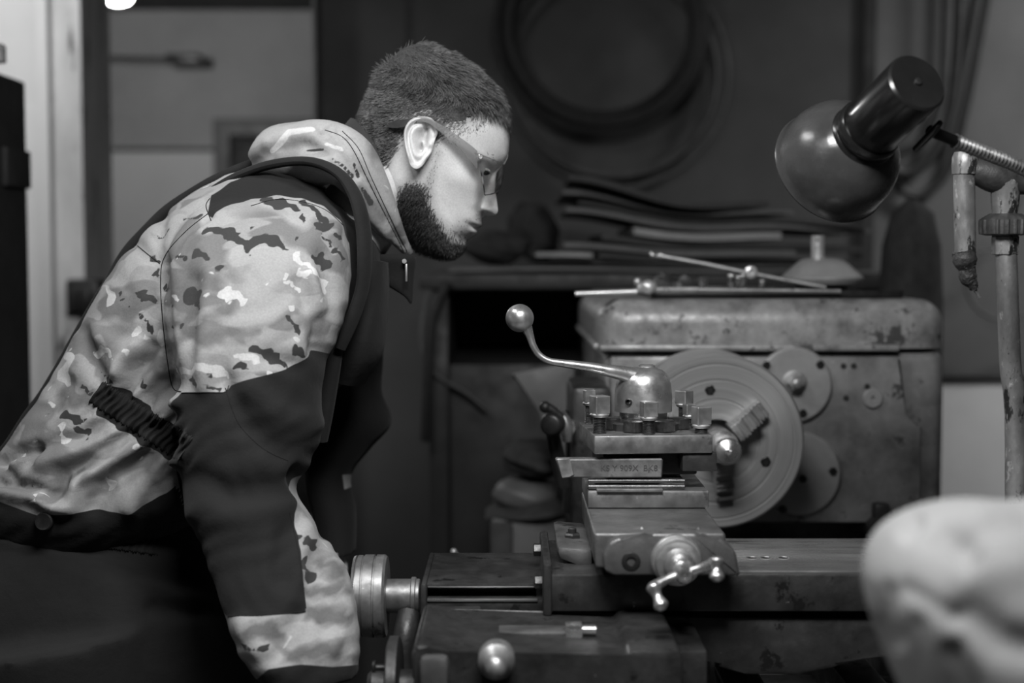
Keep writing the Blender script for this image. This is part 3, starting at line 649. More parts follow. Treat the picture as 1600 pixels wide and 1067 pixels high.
arm = [(1000, 592, 0, 16), (975, 584, -.005, 12), (950, 579, -.01, 9.5), (920, 573.5, -.012, 7.8), (885, 568.5, -.014, 6.3), (858, 564, -.016, 5.4), (842, 554, -.016, 5.2), (833, 540, -.016, 5.4), (828, 525, -.016, 6.3), (822, 510, -.016, 9.5)]
bm = NB(); tube(bm, [P(x, y, Yl+d) for x, y, d, r in arm], [r*Yl/FP for *_, r in arm], 24, 8); mk('lever_arm', bm, M_lever, lev)
bm = NB(); ball(bm, P(812, 497, Yl-.016), 21.8*Yl/FP, 48); mk('ball_knob', bm, M_lever, lev)
# control levers on the headstock's operator side
bm = NB(); Yk = 2.05; p = P(851, 662, Yk); rev(bm, p+Vector((.02, .02, 0)), (-.35, -1, 0), [(0, .008), (.01, .015), (.03, .0175), (.036, .015), (.038, .012)], 32)
tube(bm, [p+Vector((.01, .02, 0)), P(868, 700, Yk+.04), P(882, 760, Yk+.05)], [.010, .011, .012], sm=4); tube(bm, [P(852, 636, Yk+.05), P(862, 640, Yk+.05), P(878, 652, Yk+.05)], [.008, .007, .006], sm=3); ball(bm, P(852, 636, Yk+.05), .009)
mk('control_lever', bm, M_black, lathe)
bm = NB(); rev(bm, P(886, 668, 2.12), (0, -1, .1), [(-.03, .012), (0, .014), (.004, .012)], 32, mod=None); tube(bm, [P(872, 640, 2.11), P(884, 662, 2.11), P(886, 690, 2.11)], [.005, .010, .007], sm=4); mk('feed_lever', bm, M_bright, lathe)
bm = NB(); tube(bm, [P(905, 640, 2.2), P(905, 720, 2.2), P(900, 800, 2.2)], .022, sm=3); box(bm, X(895, 2.1), X(960, 2.1), 2.15, 2.35, Z(830, 2.2), Z(600, 2.2), .01); mk('lever_bracket', bm, M_castd, lathe)
bm = NB(); p = P(709, 862, 2.0); tube(bm, [p, P(722, 878, 2.0), P(735, 905, 1.98), P(745, 940, 1.9)], [.004, .005, .006, .006], sm=3); ball(bm, p, .0055); mk('feed_rod_knob', bm, M_steel, lathe)
# tailstock (mostly beneath the cloth, outside the frame)
bm = NB(); box(bm, .22, .46, .62, 1.12, .915, .99, .01); box(bm, .25, .44, .68, 1.08, .98, 1.035, .012); mk('tailstock', bm, M_cast, lathe)
# cutting tool in the post
o = thing('cutting_tool', P(950, 732, YT), 'flat steel cutting tool bar with stamped marks clamped under the tool post', 'cutting tool')
bm = NB(); prism(bm, [(P(x, y, YT).x, P(x, y, YT).z) for x, y in ((868, 718), (1036, 717), (1035, 747), (877, 747))], YT+.002, YT+.022, .0015, 1); mk('bar', bm, M_post, o)
bm = NB(); prism(bm, [(P(x, y, YT).x, P(x, y, YT).z) for x, y in ((869.5, 717), (890, 716), (898, 742), (890, 746), (877.5, 747.5))], YT+.000, YT+.008, .001, 1); mk('carbide_tip', bm, M_steel, o)
def text(s, p, size, m, parent, ext=.0003, name='lettering', rx=pi/2, rz=0):
    cu = bpy.data.curves.new('t', 'FONT'); cu.body = s; cu.size = size; cu.extrude = ext; cu.align_y = 'CENTER'
    ob = bpy.data.objects.new('t', cu); COL.objects.link(ob)
    me = bpy.data.meshes.new_from_object(ob.evaluated_get(bpy.context.evaluated_depsgraph_get())); bpy.data.objects.remove(ob)
    me.transform(Matrix.Translation(p) @ Matrix.Rotation(rz, 4, 'Z') @ Matrix.Rotation(rx, 4, 'X')); return mk(name, me, m, parent, smooth=False)
text('KS Y 909X  BK8', P(938, 731.5, YT+.0017), .0100, M_cast, o)

# ================================================================ THINGS ON THE LID
lid_top = lz1
o = thing('drip_tray', (X(1200, 2.42), 2.5, lid_top), 'flat black tray lying on the headstock lid', 'tray')
bm = NB(); box(bm, X(1015, 2.40), X(1405, 2.40), 2.38, 2.72, lid_top+.001, lid_top+.006, .002)
box(bm, X(1015, 2.40), X(1405, 2.40), 2.376, 2.384, lid_top+.002, lid_top+.013, .002); box(bm, X(1015, 2.40), X(1405, 2.40), 2.716, 2.724, lid_top+.002, lid_top+.013, .002)
mk('pan', bm, M_black, o)
Yt = 2.34; tz = lid_top+.013
def P2(px, py, Y, dz=0): 
    return P(px, py, Y)
o = thing('tap_wrench', (X(1100, Yt), Yt, Z(456, Yt)), 'long bright tap wrench lying across the front of the headstock lid', 'wrench')
bm = NB(); tube(bm, [P(899, 459, Yt), P(995, 455.5, Yt)], [.0042, .0042], 16, 1); mk('handle', bm, M_brass, o)
bm = NB(); tube(bm, [P(1020, 452, Yt), P(1090, 452, Yt+.01)], .0036, 16, 1); mk('handle', bm, M_brass, o)
bm = NB(); tube(bm, [P(1088, 452.5, Yt+.01), P(1313, 455, Yt+.02)], .0036, 16, 1); mk('rod', bm, M_steel, o)
bm = NB(); ball(bm, P(1013, 448, Yt-.004), .0125, 20, (1.1, 1, .95)); rev(bm, P(996, 450, Yt), (1, 0, -.1), [(0, .006), (.004, .0085), (.008, .006)], 16); ball(bm, P(996, 440, Yt+.01), .006); mk('body', bm, M_brass, o)
o = thing('long_spanner', (X(1150, 2.45), 2.45, tz), 'long thin steel rod with a ring joint lying aslant on the black tray', 'tool')
bm = NB(); tube(bm, [P(1026, 399, 2.46), P(1100, 412, 2.455), P(1172, 427, 2.45), P(1290, 449, 2.44)], [.0042, .0042, .0042, .0035], 14, 2); mk('rod', bm, M_steel, o)
bm = NB(); rev(bm, P(1173, 425, 2.447), (0, -1, 0), [(-.006, .004), (-.006, .0105), (.006, .0105), (.007, .009), (.007, .004), (.002, .0038)], 28); mk('ring_joint', bm, M_brass, o)
bm = NB(); tube(bm, [P(1017, 394, 2.46), P(1019, 398, 2.46), P(1027, 400, 2.46), P(1034, 399.5, 2.46)], [.003, .005, .004, .006], 12, 3); mk('hook', bm, M_bright, o)
o = thing('domed_fitting', (X(1283, 2.52), 2.52, tz), 'grey domed cap with a short drilled stem standing on the tray', 'fitting')
c = Vector((X(1283, 2.52), 2.52, Z(436, 2.52))); kk = 2.52/FP
bm = NB(); rev(bm, c, (0, 0, 1), [(-.012, 40*kk), (-.008, 58*kk), (0, 63*kk), (.004, 63*kk), (.010, 57*kk), (.026, 42*kk), (.034, 32*kk), (.037, 20*kk), (.038, 9*kk)], 48); mk('dome', bm, M_flange, o)
bm = NB(); s = Vector((X(1276, 2.52), 2.52, c.z+.036)); cyl(bm, s, s+Vector((0, 0, 36*kk)), 10*kk, 32, .001); st = mk('stem', bm, M_brass, o)
bm = NB(); rev(bm, P(1277, 375, 2.52-10.2*kk), (0, -1, 0), [(-.002, .0025), (.0004, .0025)], 12); mk('hole', bm, M_black, st)
bm = NB(); rev(bm, (c.x, c.y, lid_top+.006), (0, 0, 1), [(0, .045), (c.z-.010-lid_top-.006, .045)], 32); mk('base', bm, M_black, o)
small = [(975, 'hex nut', .011, 6, 'pale hex nut at the left end of the tray tools', 452, 2.44, M_brass), (1005, 'bolt', .010, 6, 'grey hex bolt head just left of the dark clutter', 436, 2.48, M_cast),
         (1060, 'washer', .012, 24, 'dull round washer leaning in the dark clutter on the tray', 440, 2.50, M_cast), (1098, 'nut', .007, 6, 'small bright nut at the end of the dark clutter', 433, 2.47, M_bright),
         (1142, 'screw', .006, 16, 'small shiny screw left of the ring joint, first of three', 432, 2.50, M_bright), (1153, 'screw', .005, 16, 'small shiny screw left of the ring joint, middle of three', 434, 2.52, M_bright),
         (1160, 'screw', .005, 16, 'small shiny screw left of the ring joint, touching it', 431, 2.53, M_bright), (1190, 'screw', .005, 16, 'small screw just right of the ring joint', 440, 2.50, M_steel)]
for px, kind, r, n, lab, py, Y, m in small:
    p = Vector((X(px, Y), Y, lid_top+.006)); top_ = Z(py, Y)
    bm = NB(); h = max(.006, top_-p.z); rev(bm, p, (0, 0, 1), [(0, r), (h-.001, r), (h, r*.8)], n)
    if kind == 'screw': ball(bm, p+Vector((0, 0, h)), r*1.1, 12)
    tag(mk(kind.replace(' ', '_'), bm, m), lab, kind, 'small parts on the lid tray')
for px, py, w_, lab in ((1040, 425, 26, 'dark angular clamp with a raised point among the lid clutter'), (1075, 428, 30, 'black bent bracket among the lid clutter beside the dull washer'), (1215, 445, 34, 'low black offcut lying under the slanting rod')):
    Y = 2.55; bm = NB(); zz = lid_top+.006
    a = [(X(px-w_, Y), zz), (X(px-w_*.5, Y), Z(py+6, Y)), (X(px-w_*.2, Y), Z(py, Y)), (X(px+w_*.2, Y), Z(py+12, Y)), (X(px+w_*.6, Y), Z(py+3, Y)), (X(px+w_, Y), zz)]
    prism(bm, a, Y, Y+.04, .002); tag(mk('metal_offcut', bm, M_castd), lab, 'metal part')

# ================================================================ WORK LAMP
o = thing('work_lamp', P(1600, 264, 1.62), 'black bell-shaped work lamp on a ribbed gooseneck', 'lamp')
cap = P(1434, 128, 1.50); mouth = P(1299, 261, 1.50+.76*.206)
ax = (mouth-cap).normalized(); Lm = (mouth-cap).length; kk = 1.57/FP
def lp(rows): return [(t_*Lm, r_*kk) for t_, r_ in rows]
bm = NB(); rev(bm, cap, ax, lp([(0, 2), (.0, 44), (.012, 47.5), (.03, 48), (.50, 49), (.515, 47), (.54, 46)]), 72); mk('cap', bm, M_lampb, o)
bm = NB(); rev(bm, cap, ax, lp([(.50, 46), (.50, 50), (.52, 53), (.55, 53.5), (.57, 51), (.585, 50), (.60, 54), (.62, 55), (.635, 53)]), 72); mk('collar', bm, M_lampb, o)
bm = NB(); rev(bm, cap, ax, lp([(.60, 50), (.61, 56), (.64, 64), (.68, 75), (.73, 86), (.79, 93), (.86, 97), (.93, 98), (.985, 99), (1.0, 101.5), (1.01, 101), (1.0, 98), (.93, 95), (.79, 90), (.70, 76), (.63, 56)]), 96, (False, False)); mk('lamp_shade', bm, M_shade, o)
bm = NB(); c = cap+ax*Lm*.68; rev(bm, c, ax, [(0, .012), (.01, .016), (.03, .028), (.05, .032), (.068, .026), (.078, .01)], 32); mk('bulb', bm, M_brass, o)
bm = NB(); rev(bm, cap, -ax, [(-.001, .004), (.002, .004), (.0025, .003)], 16); mk('screw', bm, M_black, o)
fl = [P(1452, 204, 1.555), P(1492, 220, 1.57), P(1540, 239, 1.59), P(1600, 264, 1.62), P(1680, 310, 1.68), P(1760, 400, 1.74)]
bm = NB(); tube(bm, fl[:2], 9*kk, 20, 1); tube(bm, [P(1469, 192, 1.53), P(1458, 205, 1.545), P(1430, 234, 1.57)], [.0035, .0045, .0035], 16, 3); g1 = mk('neck_joint', bm, M_lampb, o)
C = cr([list(p) for p in fl[1:]], 24); pts = [Vector(q) for q in C]
# resample to ribs
seg = [0]
for a, b in zip(pts, pts[1:]): seg.append(seg[-1]+(b-a).length)
tot = seg[-1]; nr = int(tot/.0055)
def at_len(s):
    i = min(range(len(seg)-1), key=lambda q: 0 if seg[q] <= s <= seg[q+1] else 1); f = (s-seg[i])/max(1e-9, seg[i+1]-seg[i]); return pts[i].lerp(pts[i+1], f)
rp, rr_ = [], []
for i in range(nr*4): rp.append(at_len(i/(nr*4)*tot)); rr_.append((10.2+1.6*cos(i*pi/2))*kk)
bm = NB(); tube(bm, rp, rr_, 16, 0); mk('gooseneck', bm, M_flex, o)
# support of lamp arm: a wall-side post out of the frame
bm = NB(); e = fl[-1]; tube(bm, [e, Vector((e.x, e.y, .0))], .014, 16, 1); rev(bm, (e.x, e.y, 0), (0, 0, 1), [(0, .1), (.012, .1), (.016, .09)], 32); mk('stand', bm, M_pipe_d, o)

# ================================================================ STANDING PIPE
Yp = 1.86; kp = Yp/FP
o = thing('water_pipe', (X(1585, Yp), Yp, 0), 'old upright pipe with toothed nut and short taped branch', 'pipe')
bm = NB(); tube(bm, [P(1572, 392, Yp), P(1578, 560, Yp), P(1587, 795, Yp), (P(1590, 900, Yp).x, Yp, 0)], 16.5*kp, 28, 6); mk('upright', bm, M_pipe, o)
bm = NB(); rev(bm, P(1570, 398, Yp), (0, 0, 1), [(0, 19*kp), (.001, 20.5*kp), (28*kp, 21*kp), (30*kp, 19*kp)], 6); mk('hex_fitting', bm, M_pipe, o)
bm = NB(); rev(bm, P(1570, 368, Yp), (0, 0, 1), [(0, 28*kp), (.002, 36*kp), (10*kp, 37*kp), (24*kp, 37*kp), (28*kp, 34*kp), (34*kp, 24*kp)], 96, mod=lambda t_, h: 1+(.07 if (h > .001 and h < 27*kp and sin(18*t_) > 0) else 0)); mk('toothed_nut', bm, M_pipe_d, o)
bm = NB(); rev(bm, P(1570, 338, Yp), (0, 0, 1), [(0, 18*kp), (20*kp, 21*kp), (40*kp, 22*kp), (50*kp, 26*kp), (60*kp, 26*kp)], 40); mk('neck', bm, M_pipe, o)
bm = NB(); tube(bm, [P(1500, 262, Yp), P(1530, 268, Yp), P(1560, 276, Yp), P(1600, 280, Yp), P(1680, 284, Yp)], [14*kp, 22*kp, 27*kp, 24*kp, 22*kp], 24, 5); mk('valve_body', bm, M_pipe_d, o)
bm = NB(); rev(bm, P(1507, 272, Yp-.004), (0, 0, 1), [(-2*kp, 16*kp), (0, 19*kp), (12*kp, 20*kp), (26*kp, 19.5*kp), (34*kp, 16*kp), (34*kp, 11*kp)], 28); br = mk('branch_nut', bm, M_pipe, o)
bm = NB(); tube(bm, [P(1506, 270, Yp-.004), P(1507, 330, Yp-.004), P(1508, 402, Yp-.004)], 16.5*kp, 28, 4); mk('branch', bm, M_pipe, br)
bm = NB(); tube(bm, [P(1506, 392, Yp-.004), P(1508, 408, Yp-.004), P(1511, 420, Yp-.004), P(1513, 434, Yp-.004), P(1519, 444, Yp-.004), P(1523, 452, Yp-.004)], [17.5*kp, 18*kp, 13*kp, 13.5*kp, 9*kp, 6*kp], 28, 6)
for v in bm.verts: v.co += Vector((random.uniform(-1, 1), random.uniform(-1, 1), random.uniform(-1, 1)))*.0008
mk('tape_wrap', bm, M_tape, br)
bm = NB(); tube(bm, [P(1521, 448, Yp-.004), P(1531, 465, Yp-.004)], 3.2*kp, 12, 1); mk('wire_end', bm, M_pipe, br)

# ================================================================ CLOTH ON THE TAILSTOCK
bm = NB(); Yr = .95
loft(bm, [(1800, 770, 1800, 1230, Yr, .09), (1700, 775, 1700, 1240, Yr, .11), (1600, 787, 1620, 1240, Yr-.01, .115), (1520, 783, 1540, 1220, Yr-.01, .11), (1450, 795, 1470, 1180, Yr, .10), (1400, 822, 1425, 1100, Yr, .085), (1372, 862, 1392, 1020, Yr, .06), (1360, 900, 1368, 960, Yr, .025)], 64, 12, 2.2)
me = remesh(bm, .004, 4); co = coords(me); no = normals(me); px, py = project(co)
def groove(chain, w_): return np.exp(-np.maximum(caps_sdf(px, py, [chain]), 0)**2/(2*w_*w_))
dsp = -.007*groove([(1472, 838, 3), (1500, 850, 4), (1515, 875, 3)], 14) - .006*groove([(1500, 845, 2), (1560, 818, 3), (1640, 812, 3)], 12) + .006*groove([(1540, 880, 8), (1600, 870, 8)], 26)
dsp += -.003*groove([(1418, 920, 2), (1450, 938, 2), (1485, 962, 3)], 9) - .003*groove([(1388, 925, 2), (1384, 970, 3), (1400, 1000, 3)], 9) - .003*groove([(1432, 978, 2), (1440, 1020, 3), (1470, 1080, 3)], 11) - .006*groove([(1490, 1020, 2), (1515, 1080, 4)], 13)
dsp += -.006*groove([(1430, 815, 2), (1418, 830, 2)], 8)-.007*groove([(1510, 960, 2), (1560, 1000, 3), (1600, 1010, 3)], 20)
co += no*(dsp*(co[:, 1] < Yr+.02))[:, None]; me.vertices.foreach_set('co', co.ravel())
tag(mk('pale_cloth', me, M_rag, None, True, 180), 'pale crumpled cloth bundled over the tailstock, close to the viewer', 'cloth')

# ================================================================ PERSON
YM = 1.92; S = YM/FP
man = thing('person', (-.62, YM, 0), 'bearded man in camouflage jacket and safety glasses bending over the lathe', 'person')
TH = radians(25); OO = P(680, 235, YM)
fw = Vector((cos(TH), 0, -sin(TH))); up = Vector((sin(TH), 0, cos(TH)))
def HL(x, h, dy): return OO+fw*(x*S)+up*(h*S)+Vector((0, dy, 0))
def loc(px, py, dy=0):
    d = P(px, py, YM+dy)-OO; return d.dot(fw)/S, d.dot(up)/S
Fh = [(138, -38), (134, -6), (125, 24), (112, 50), (100, 66), (85, 84), (70, 95), (53, 102), (38, 106.5), (28, 107), (18, 103), (8, 101), (-3, 105), (-19, 112.5), (-33, 121.5), (-43, 128), (-49, 128.5), (-54, 124), (-58, 114), (-62, 110), (-68, 111), (-75, 115.5), (-79, 113), (-82, 108), (-85, 112), (-90, 113.5), (-97, 108.5), (-106, 103.5), (-118, 106.5), (-127, 103), (-134, 93), (-140, 72), (-142, 62)]
Bh = [(138, -68), (134, -90), (120, -104), (100, -113), (75, -120), (37, -127), (4, -126), (-20, -119), (-45, -106), (-70, -82), (-95, -42), (-115, -8), (-130, 20), (-140, 42), (-142, 50)]
Fp_ = [(138, -38), (134, -6), (125, 24), (112, 50), (100, 66), (85, 84), (70, 95), (53, 102), (38, 106), (28, 105), (15, 98), (0, 95), (-20, 96), (-40, 99), (-58, 106), (-66, 110), (-75, 114.5), (-82, 108.5), (-88, 113), (-97, 108), (-106, 103), (-118, 106), (-127, 102), (-134, 92), (-140, 71), (-142, 61)]
Wh = [(138, 14), (134, 34), (125, 52), (112, 64), (90, 77), (60, 86), (30, 89), (0, 88), (-30, 82), (-60, 75), (-90, 66), (-110, 57), (-125, 46), (-135, 34), (-142, 12)]
def itp(tab, h):
    a = sorted(tab); return np.interp(h, [q[0] for q in a], [q[1] for q in a])
NR, NCOL = 190, 90
hh = np.concatenate([138-4*(1-np.cos(np.linspace(0, pi/2, 8)))[:-1], np.linspace(134, -142, NR-7)])
def sm(v, k=1):
    for _ in range(k): v = np.concatenate([v[:1], (v[:-2]+2*v[1:-1]+v[2:])/4, v[-1:]])
    return v
Fv = sm(itp(Fh, hh), 2); Bv = sm(itp(Bh, hh), 14); Gv = np.minimum(sm(itp(Fp_, hh), 3), Fv); Wv = sm(itp(Wh, hh), 12)
wn = itp([(14, 7), (0, 8.5), (-15, 10.5), (-30, 14), (-42, 19), (-50, 19.5), (-55, 15), (-60, 4), (-62, 0), (30, 4), (40, 0)], hh)
ts = np.linspace(0, 1, NCOL); cs_ = (1+np.cos(pi*ts))/2
XX = Bv[:, None]+(Fv-Bv)[:, None]*cs_[None, :]; HH = np.repeat(hh[:, None], NCOL, 1)
cc_ = (Gv+Bv)/2-6; af = np.maximum(Gv-cc_, 1); ab = np.maximum(cc_-Bv, 1)
Gs = sm(Gv, 260); cc_ = (Gs+Bv)/2-6; af = np.maximum(Gs-cc_, 1); ab = np.maximum(cc_-Bv, 1)
endz = np.clip((-104-hh)/20, 0, 1)+np.clip((hh-105)/15, 0, 1); Gs2 = Gs+(Gv-Gs)*np.clip(endz, 0, 1); af = np.maximum(Gs2-cc_, 1)
XR = XX-(Gv-Gs2)[:, None]*np.clip((XX-(Gs2[:, None]-34))/34, 0, 1)**2
U = XR-cc_[:, None]; un = np.where(U > 0, U/af[:, None], -U/ab[:, None]); pp = np.where(U > 0, 2.35, 2.3)
base = Wv[:, None]*np.clip(1-np.clip(un, 0, 1)**pp, 0, 1)**.48
nose = wn[:, None]*np.clip((Fv[:, None]-XX)/np.maximum(Fv-Gv+10, 8)[:, None], 0, 1)**.5*(XX > Gv[:, None]-45)
nose *= np.clip((XX-(Gv[:, None]-45))/30, 0, 1)
WW = (base**2.6+nose**2.6)**(1/2.6)
def bumpW(cx, ch, sx, sh, amp, ang=0):
    a = radians(ang); dx = XX-cx; dh = HH-ch; u_ = dx*cos(a)+dh*sin(a); v_ = -dx*sin(a)+dh*cos(a)
    return amp*np.exp(-(u_/sx)**2/2-(v_/sh)**2/2)
feat = np.zeros_like(WW)
def fpx(px, py, sx, sy, amp, ang=0, dy=-.06):
    global feat; x, h = loc(px, py, dy); feat = feat+bumpW(x, h, sx, sy, amp, ang)
fpx(658, 224, 8, 13, -24, 0, -.08); fpx(657, 231, 4, 7, -26, 0, -.08); fpx(666, 201, 5, 9, -16, 0, -.08); fpx(757, 268, 13, 9, -13, 0, -.035); fpx(756, 270, 7, 5, 6.5, 0, -.03)      # socket, eyeball under the lid
fpx(764, 250, 16, 5, 4, -12, -.04)                                           # brow ridge
fpx(728, 285, 20, 12, 6, -25); fpx(716, 250, 18, 16, -4); fpx(735, 200, 22, 18, 3)
fpx(763, 327, 6.5, 6.5, 10, 0, -.02); fpx(760, 333.5, 4.5, 1.8, -9, 0, -.014); fpx(752, 322, 4, 9, -3, -20, -.02)
fpx(742, 335, 8, 14, 2.5, -20, -.03); fpx(745, 350, 5, 2.6, 4, -8, -.02); fpx(742, 356.5, 7, 1.4, -4, -8, -.02); fpx(741, 363, 5, 3, 3.4, -8, -.02); fpx(729, 372, 9, 4, -3, 0, -.02)
fpx(700, 320, 30, 26, -3); fpx(720, 385, 14, 10, 3, 0, -.03); fpx(672, 260, 16, 26, 2); fpx(705, 350, 10, 20, 1)
WW = np.maximum(WW+feat*np.clip(WW/10, 0, 1), 0)*S
def bmgrid(bm, rings, cap=True, closed=True):
    V = [[bm.verts.new(p) for p in r] for r in rings]; n = len(V[0])
    for A, B in zip(V, V[1:]):
        for i in range(n if closed else n-1): bm.faces.new((A[i], A[(i+1) % n], B[(i+1) % n], B[i]))
    if cap: bm.faces.new(V[0][::-1]); bm.faces.new(V[-1])
    return V
rings = []
for i in range(len(hh)):
    r = [HL(XX[i, j], hh[i], -WW[i, j]) for j in range(NCOL)]+[HL(XX[i, j], hh[i], WW[i, j]) for j in range(NCOL-2, 0, -1)]
    rings.append(r)
body = NB(); bmgrid(body, rings)
# ears
earO = [(664, 183), (674, 185), (682, 194), (685, 206), (681, 216), (678, 226), (675, 238), (667, 250), (660, 260), (651, 265), (643, 260), (638, 247), (634, 231), (632, 214), (634, 201), (641, 190), (652, 184)]
ecx, ecy = 659, 220
E = cr(earO+[earO[0]], 5)[:-1]; ne = len(E)
def ear(side):
    qs = [0, .12, .25, .36, .45, .53, .60, .67, .74, .80, .86, .92, .97, 1.0, 1.0, .93]
    R_ = []
    for qi, q_ in enumerate(qs):
        row = []
        for k_, (ex, ey) in enumerate(E):
            x_ = ecx+(ex-ecx)*q_; y_ = ecy+(ey-ecy)*q_
            lobe = np.clip((y_-246)/10, 0, 1); front = np.clip((ex-668)/10, 0, 1)*np.clip((ey-200)/14, 0, 1)
            hgt = .005+.006*np.clip((672-x_)/36, 0, 1)
            hgt += .0050*math.exp(-((q_-.90)/.085)**2)*(1-front)*(1-.8*lobe)
            hgt += .0038*math.exp(-((q_-.56)/.11)**2)*(1-front)*(1-lobe)*np.clip((672-ex)/15, 0, 1)
            hgt -= .0030*math.exp(-((q_-.74)/.06)**2)*(1-front)*(1-lobe)
            dc = math.hypot((x_-661)/9, (y_-218)/15); hgt -= .019*math.exp(-dc**2*1.3)*(1-lobe)+.015*math.exp(-((x_-666)/3.6)**2-((y_-201)/8)**2)+.026*math.exp(-((x_-657)/3.2)**2-((y_-231)/7)**2)
            dt_ = math.hypot(x_-673, (y_-226)/1.2); hgt += .005*math.exp(-(dt_/5)**2)
            if qi == len(qs)-2: hgt -= .004
            if qi == len(qs)-1: hgt = -.020
            xl, hl = loc(x_, y_, -.082); row.append(HL(xl, hl, side*(.083+hgt)))
        R_.append(row)
    bmgrid(body, R_ if side < 0 else R_, cap=False)
ear(-1); ear(1)
# neck, trunk, arms, legs under the clothes
loft(body, [(470, 330, 585, 420, YM, .10), (520, 285, 610, 385, YM, .066), (560, 225, 628, 350, YM, .060), (575, 190, 655, 330, YM, .058), (590, 160, 690, 300, YM, .05)], 40, 6, 2.1)
loft(body, [(10, 800, 210, 860, YM, .13), (130, 560, 400, 680, YM, .13), (260, 380, 560, 500, YM, .15), (400, 300, 585, 420, YM, .12), (480, 300, 585, 400, YM, .07)], 32, 4, 2.3)
for dy in (-.11, .11):
    tube(body, [(-.60, YM+dy*.7, .98), (-.58, YM+dy, .72), (-.555, YM+dy, .50), (-.60, YM+dy, .28), (-.62, YM+dy, .09)], [.085, .08, .055, .05, .035], 20, 4)
    tube(body, [(-.63, YM+dy, .06), (-.56, YM+dy, .045), (-.46, YM+dy, .03)], [.035, .035, .02], 16, 3)
def hand(bm, wr, d, nrm, grip=1.0):
    """wrist, pointing direction, palm normal"""
    d = Vector(d).normalized(); nrm = Vector(nrm).normalized(); side = d.cross(nrm).normalized(); nrm = side.cross(d).normalized(); wr = Vector(wr)
    rows = [(0, .027, .019), (.02, .030, .018), (.05, .040, .016), (.08, .043, .014), (.095, .040, .012)]
    bmgrid(bm, [[wr+d*a+side*(b*cos(2*pi*k/20))+nrm*(c*sin(2*pi*k/20)) for k in range(20)] for a, b, c in rows])
    for off, L, r in ((.031, .062, .0078), (.011, .074, .0085), (-.011, .080, .0088), (-.031, .072, .0085)):
        p = wr+d*.088+side*off; pts = [p-d*.02, p]; ang = 0
        for seg_, fr in ((.45, 35), (.30, 50), (.25, 35)):
            ang += radians(fr)*grip; pts.append(pts[-1]+(d*cos(ang)+nrm*sin(ang))*L*seg_)
        tube(bm, pts, [r*1.05, r*1.05, r*.98, r*.92, r*.62], 12, 4)
    p = wr+d*.03-side*.028; pts = [p, p+(d*.5-side*.6+nrm*.45).normalized()*.035, p+(d*.8-side*.55+nrm*.75).normalized()*.062, p+(d*.9-side*.15+nrm*1.0).normalized()*.085]
    tube(bm, pts, [.016, .012, .0095, .006], 12, 4)
wn_ = P(495, 1090, 1.56); wf = P(518, 905, 2.03)
tube(body, [P(395, 400, 1.79), P(385, 560, 1.75), P(382, 700, 1.71), P(415, 830, 1.68), P(455, 960, 1.62), wn_], [.05, .044, .038, .034, .030, .026], 24, 5)
tube(body, [P(520, 430, 2.09), P(525, 540, 2.10), P(540, 640, 2.12), P(515, 720, 2.11), P(514, 800, 2.07), wf], [.05, .040, .034, .028, .026, .024], 24, 5)
hand(body, wn_, (.12, -.05, -1), (.3, 1, .1), .8); hand(body, wf, (-.1, -.75, -.35), (.2, .1, -1), 1.0)
bo = mk('body', body, M_skin, man, True, 180); me = bo.data
co = coords(me)+np.array(bo.location)+np.array(WL[man.name]); 
mir = co.copy(); mir[:, 1] = YM-np.abs(co[:, 1]-YM); px, py = project(mir)
BEARD = [(628, 296), (640, 286), (655, 289), (668, 296), (672, 322), (684, 345), (697, 366), (708, 378), (728, 384), (729, 392), (716, 404), (694, 406), (664, 398), (640, 388), (620, 352), (616, 325)]
st = poly_sdf(px, py, BEARD)
st2 = poly_sdf(px, py, [(752, 336), (760, 340), (752, 351), (738, 357), (735, 372), (730, 386), (712, 392), (698, 362), (716, 352), (732, 345)])+9
st3 = poly_sdf(px, py, [(676, 215), (692, 215), (690, 240), (684, 262), (676, 300), (655, 300), (665, 270), (676, 250)])+10
ST3 = np.minimum(np.minimum(st, st2), st3)
# hair ------------------------------------------------------------
HAIR = [(545, 40), (840, 40), (830, 236), (802, 236), (797, 205), (789, 183), (776, 171), (764, 177), (752, 186), (741, 193), (724, 201), (708, 200), (696, 207), (690, 218), (684, 214), (683, 196), (670, 183), (650, 183), (638, 192), (632, 206), (616, 236), (602, 258), (588, 246), (560, 215), (545, 190)]
st4 = np.where(co[:, 2] > 1.3, poly_sdf(px, py, HAIR)+3, 50); attr(me, 'stubble', np.minimum(ST3, st4))
def cellgrid(side):
    P3 = np.empty((len(hh), NCOL, 3)); f_ = np.array(fw)*S; u_ = np.array(up)*S; o_ = np.array(OO)
    P3[:] = o_+XX[..., None]*f_+HH[..., None]*u_; P3[..., 1] += side*WW; return P3
def sample(N, keep, side):
    G = cellgrid(side); a, b, c, d = G[:-1, :-1], G[1:, :-1], G[:-1, 1:], G[1:, 1:]
    nr_ = np.cross(b-a, c-a); A = np.linalg.norm(nr_, axis=2); nn_ = nr_/np.maximum(A, 1e-12)[..., None]
    pr_ = (A/A.sum()).ravel(); idx = rng.choice(len(pr_), N*6, p=pr_); i, j = idx//(NCOL-1), idx % (NCOL-1)
    u1, v1 = rng.random(len(i))[:, None], rng.random(len(i))[:, None]
    p = a[i, j]*(1-u1)*(1-v1)+b[i, j]*u1*(1-v1)+c[i, j]*(1-u1)*v1+d[i, j]*u1*v1; n = nn_[i, j]
    cen = np.array(HL(-10, 0, 0)); sgn = np.sign(((p-cen)*n).sum(1)); n = n*sgn[:, None]
    m = p.copy(); m[:, 1] = YM-np.abs(m[:, 1]-YM); qx, qy = project(m); k_ = keep(qx, qy, p)
    return p[k_][:N], n[k_][:N], qx[k_][:N], qy[k_][:N]
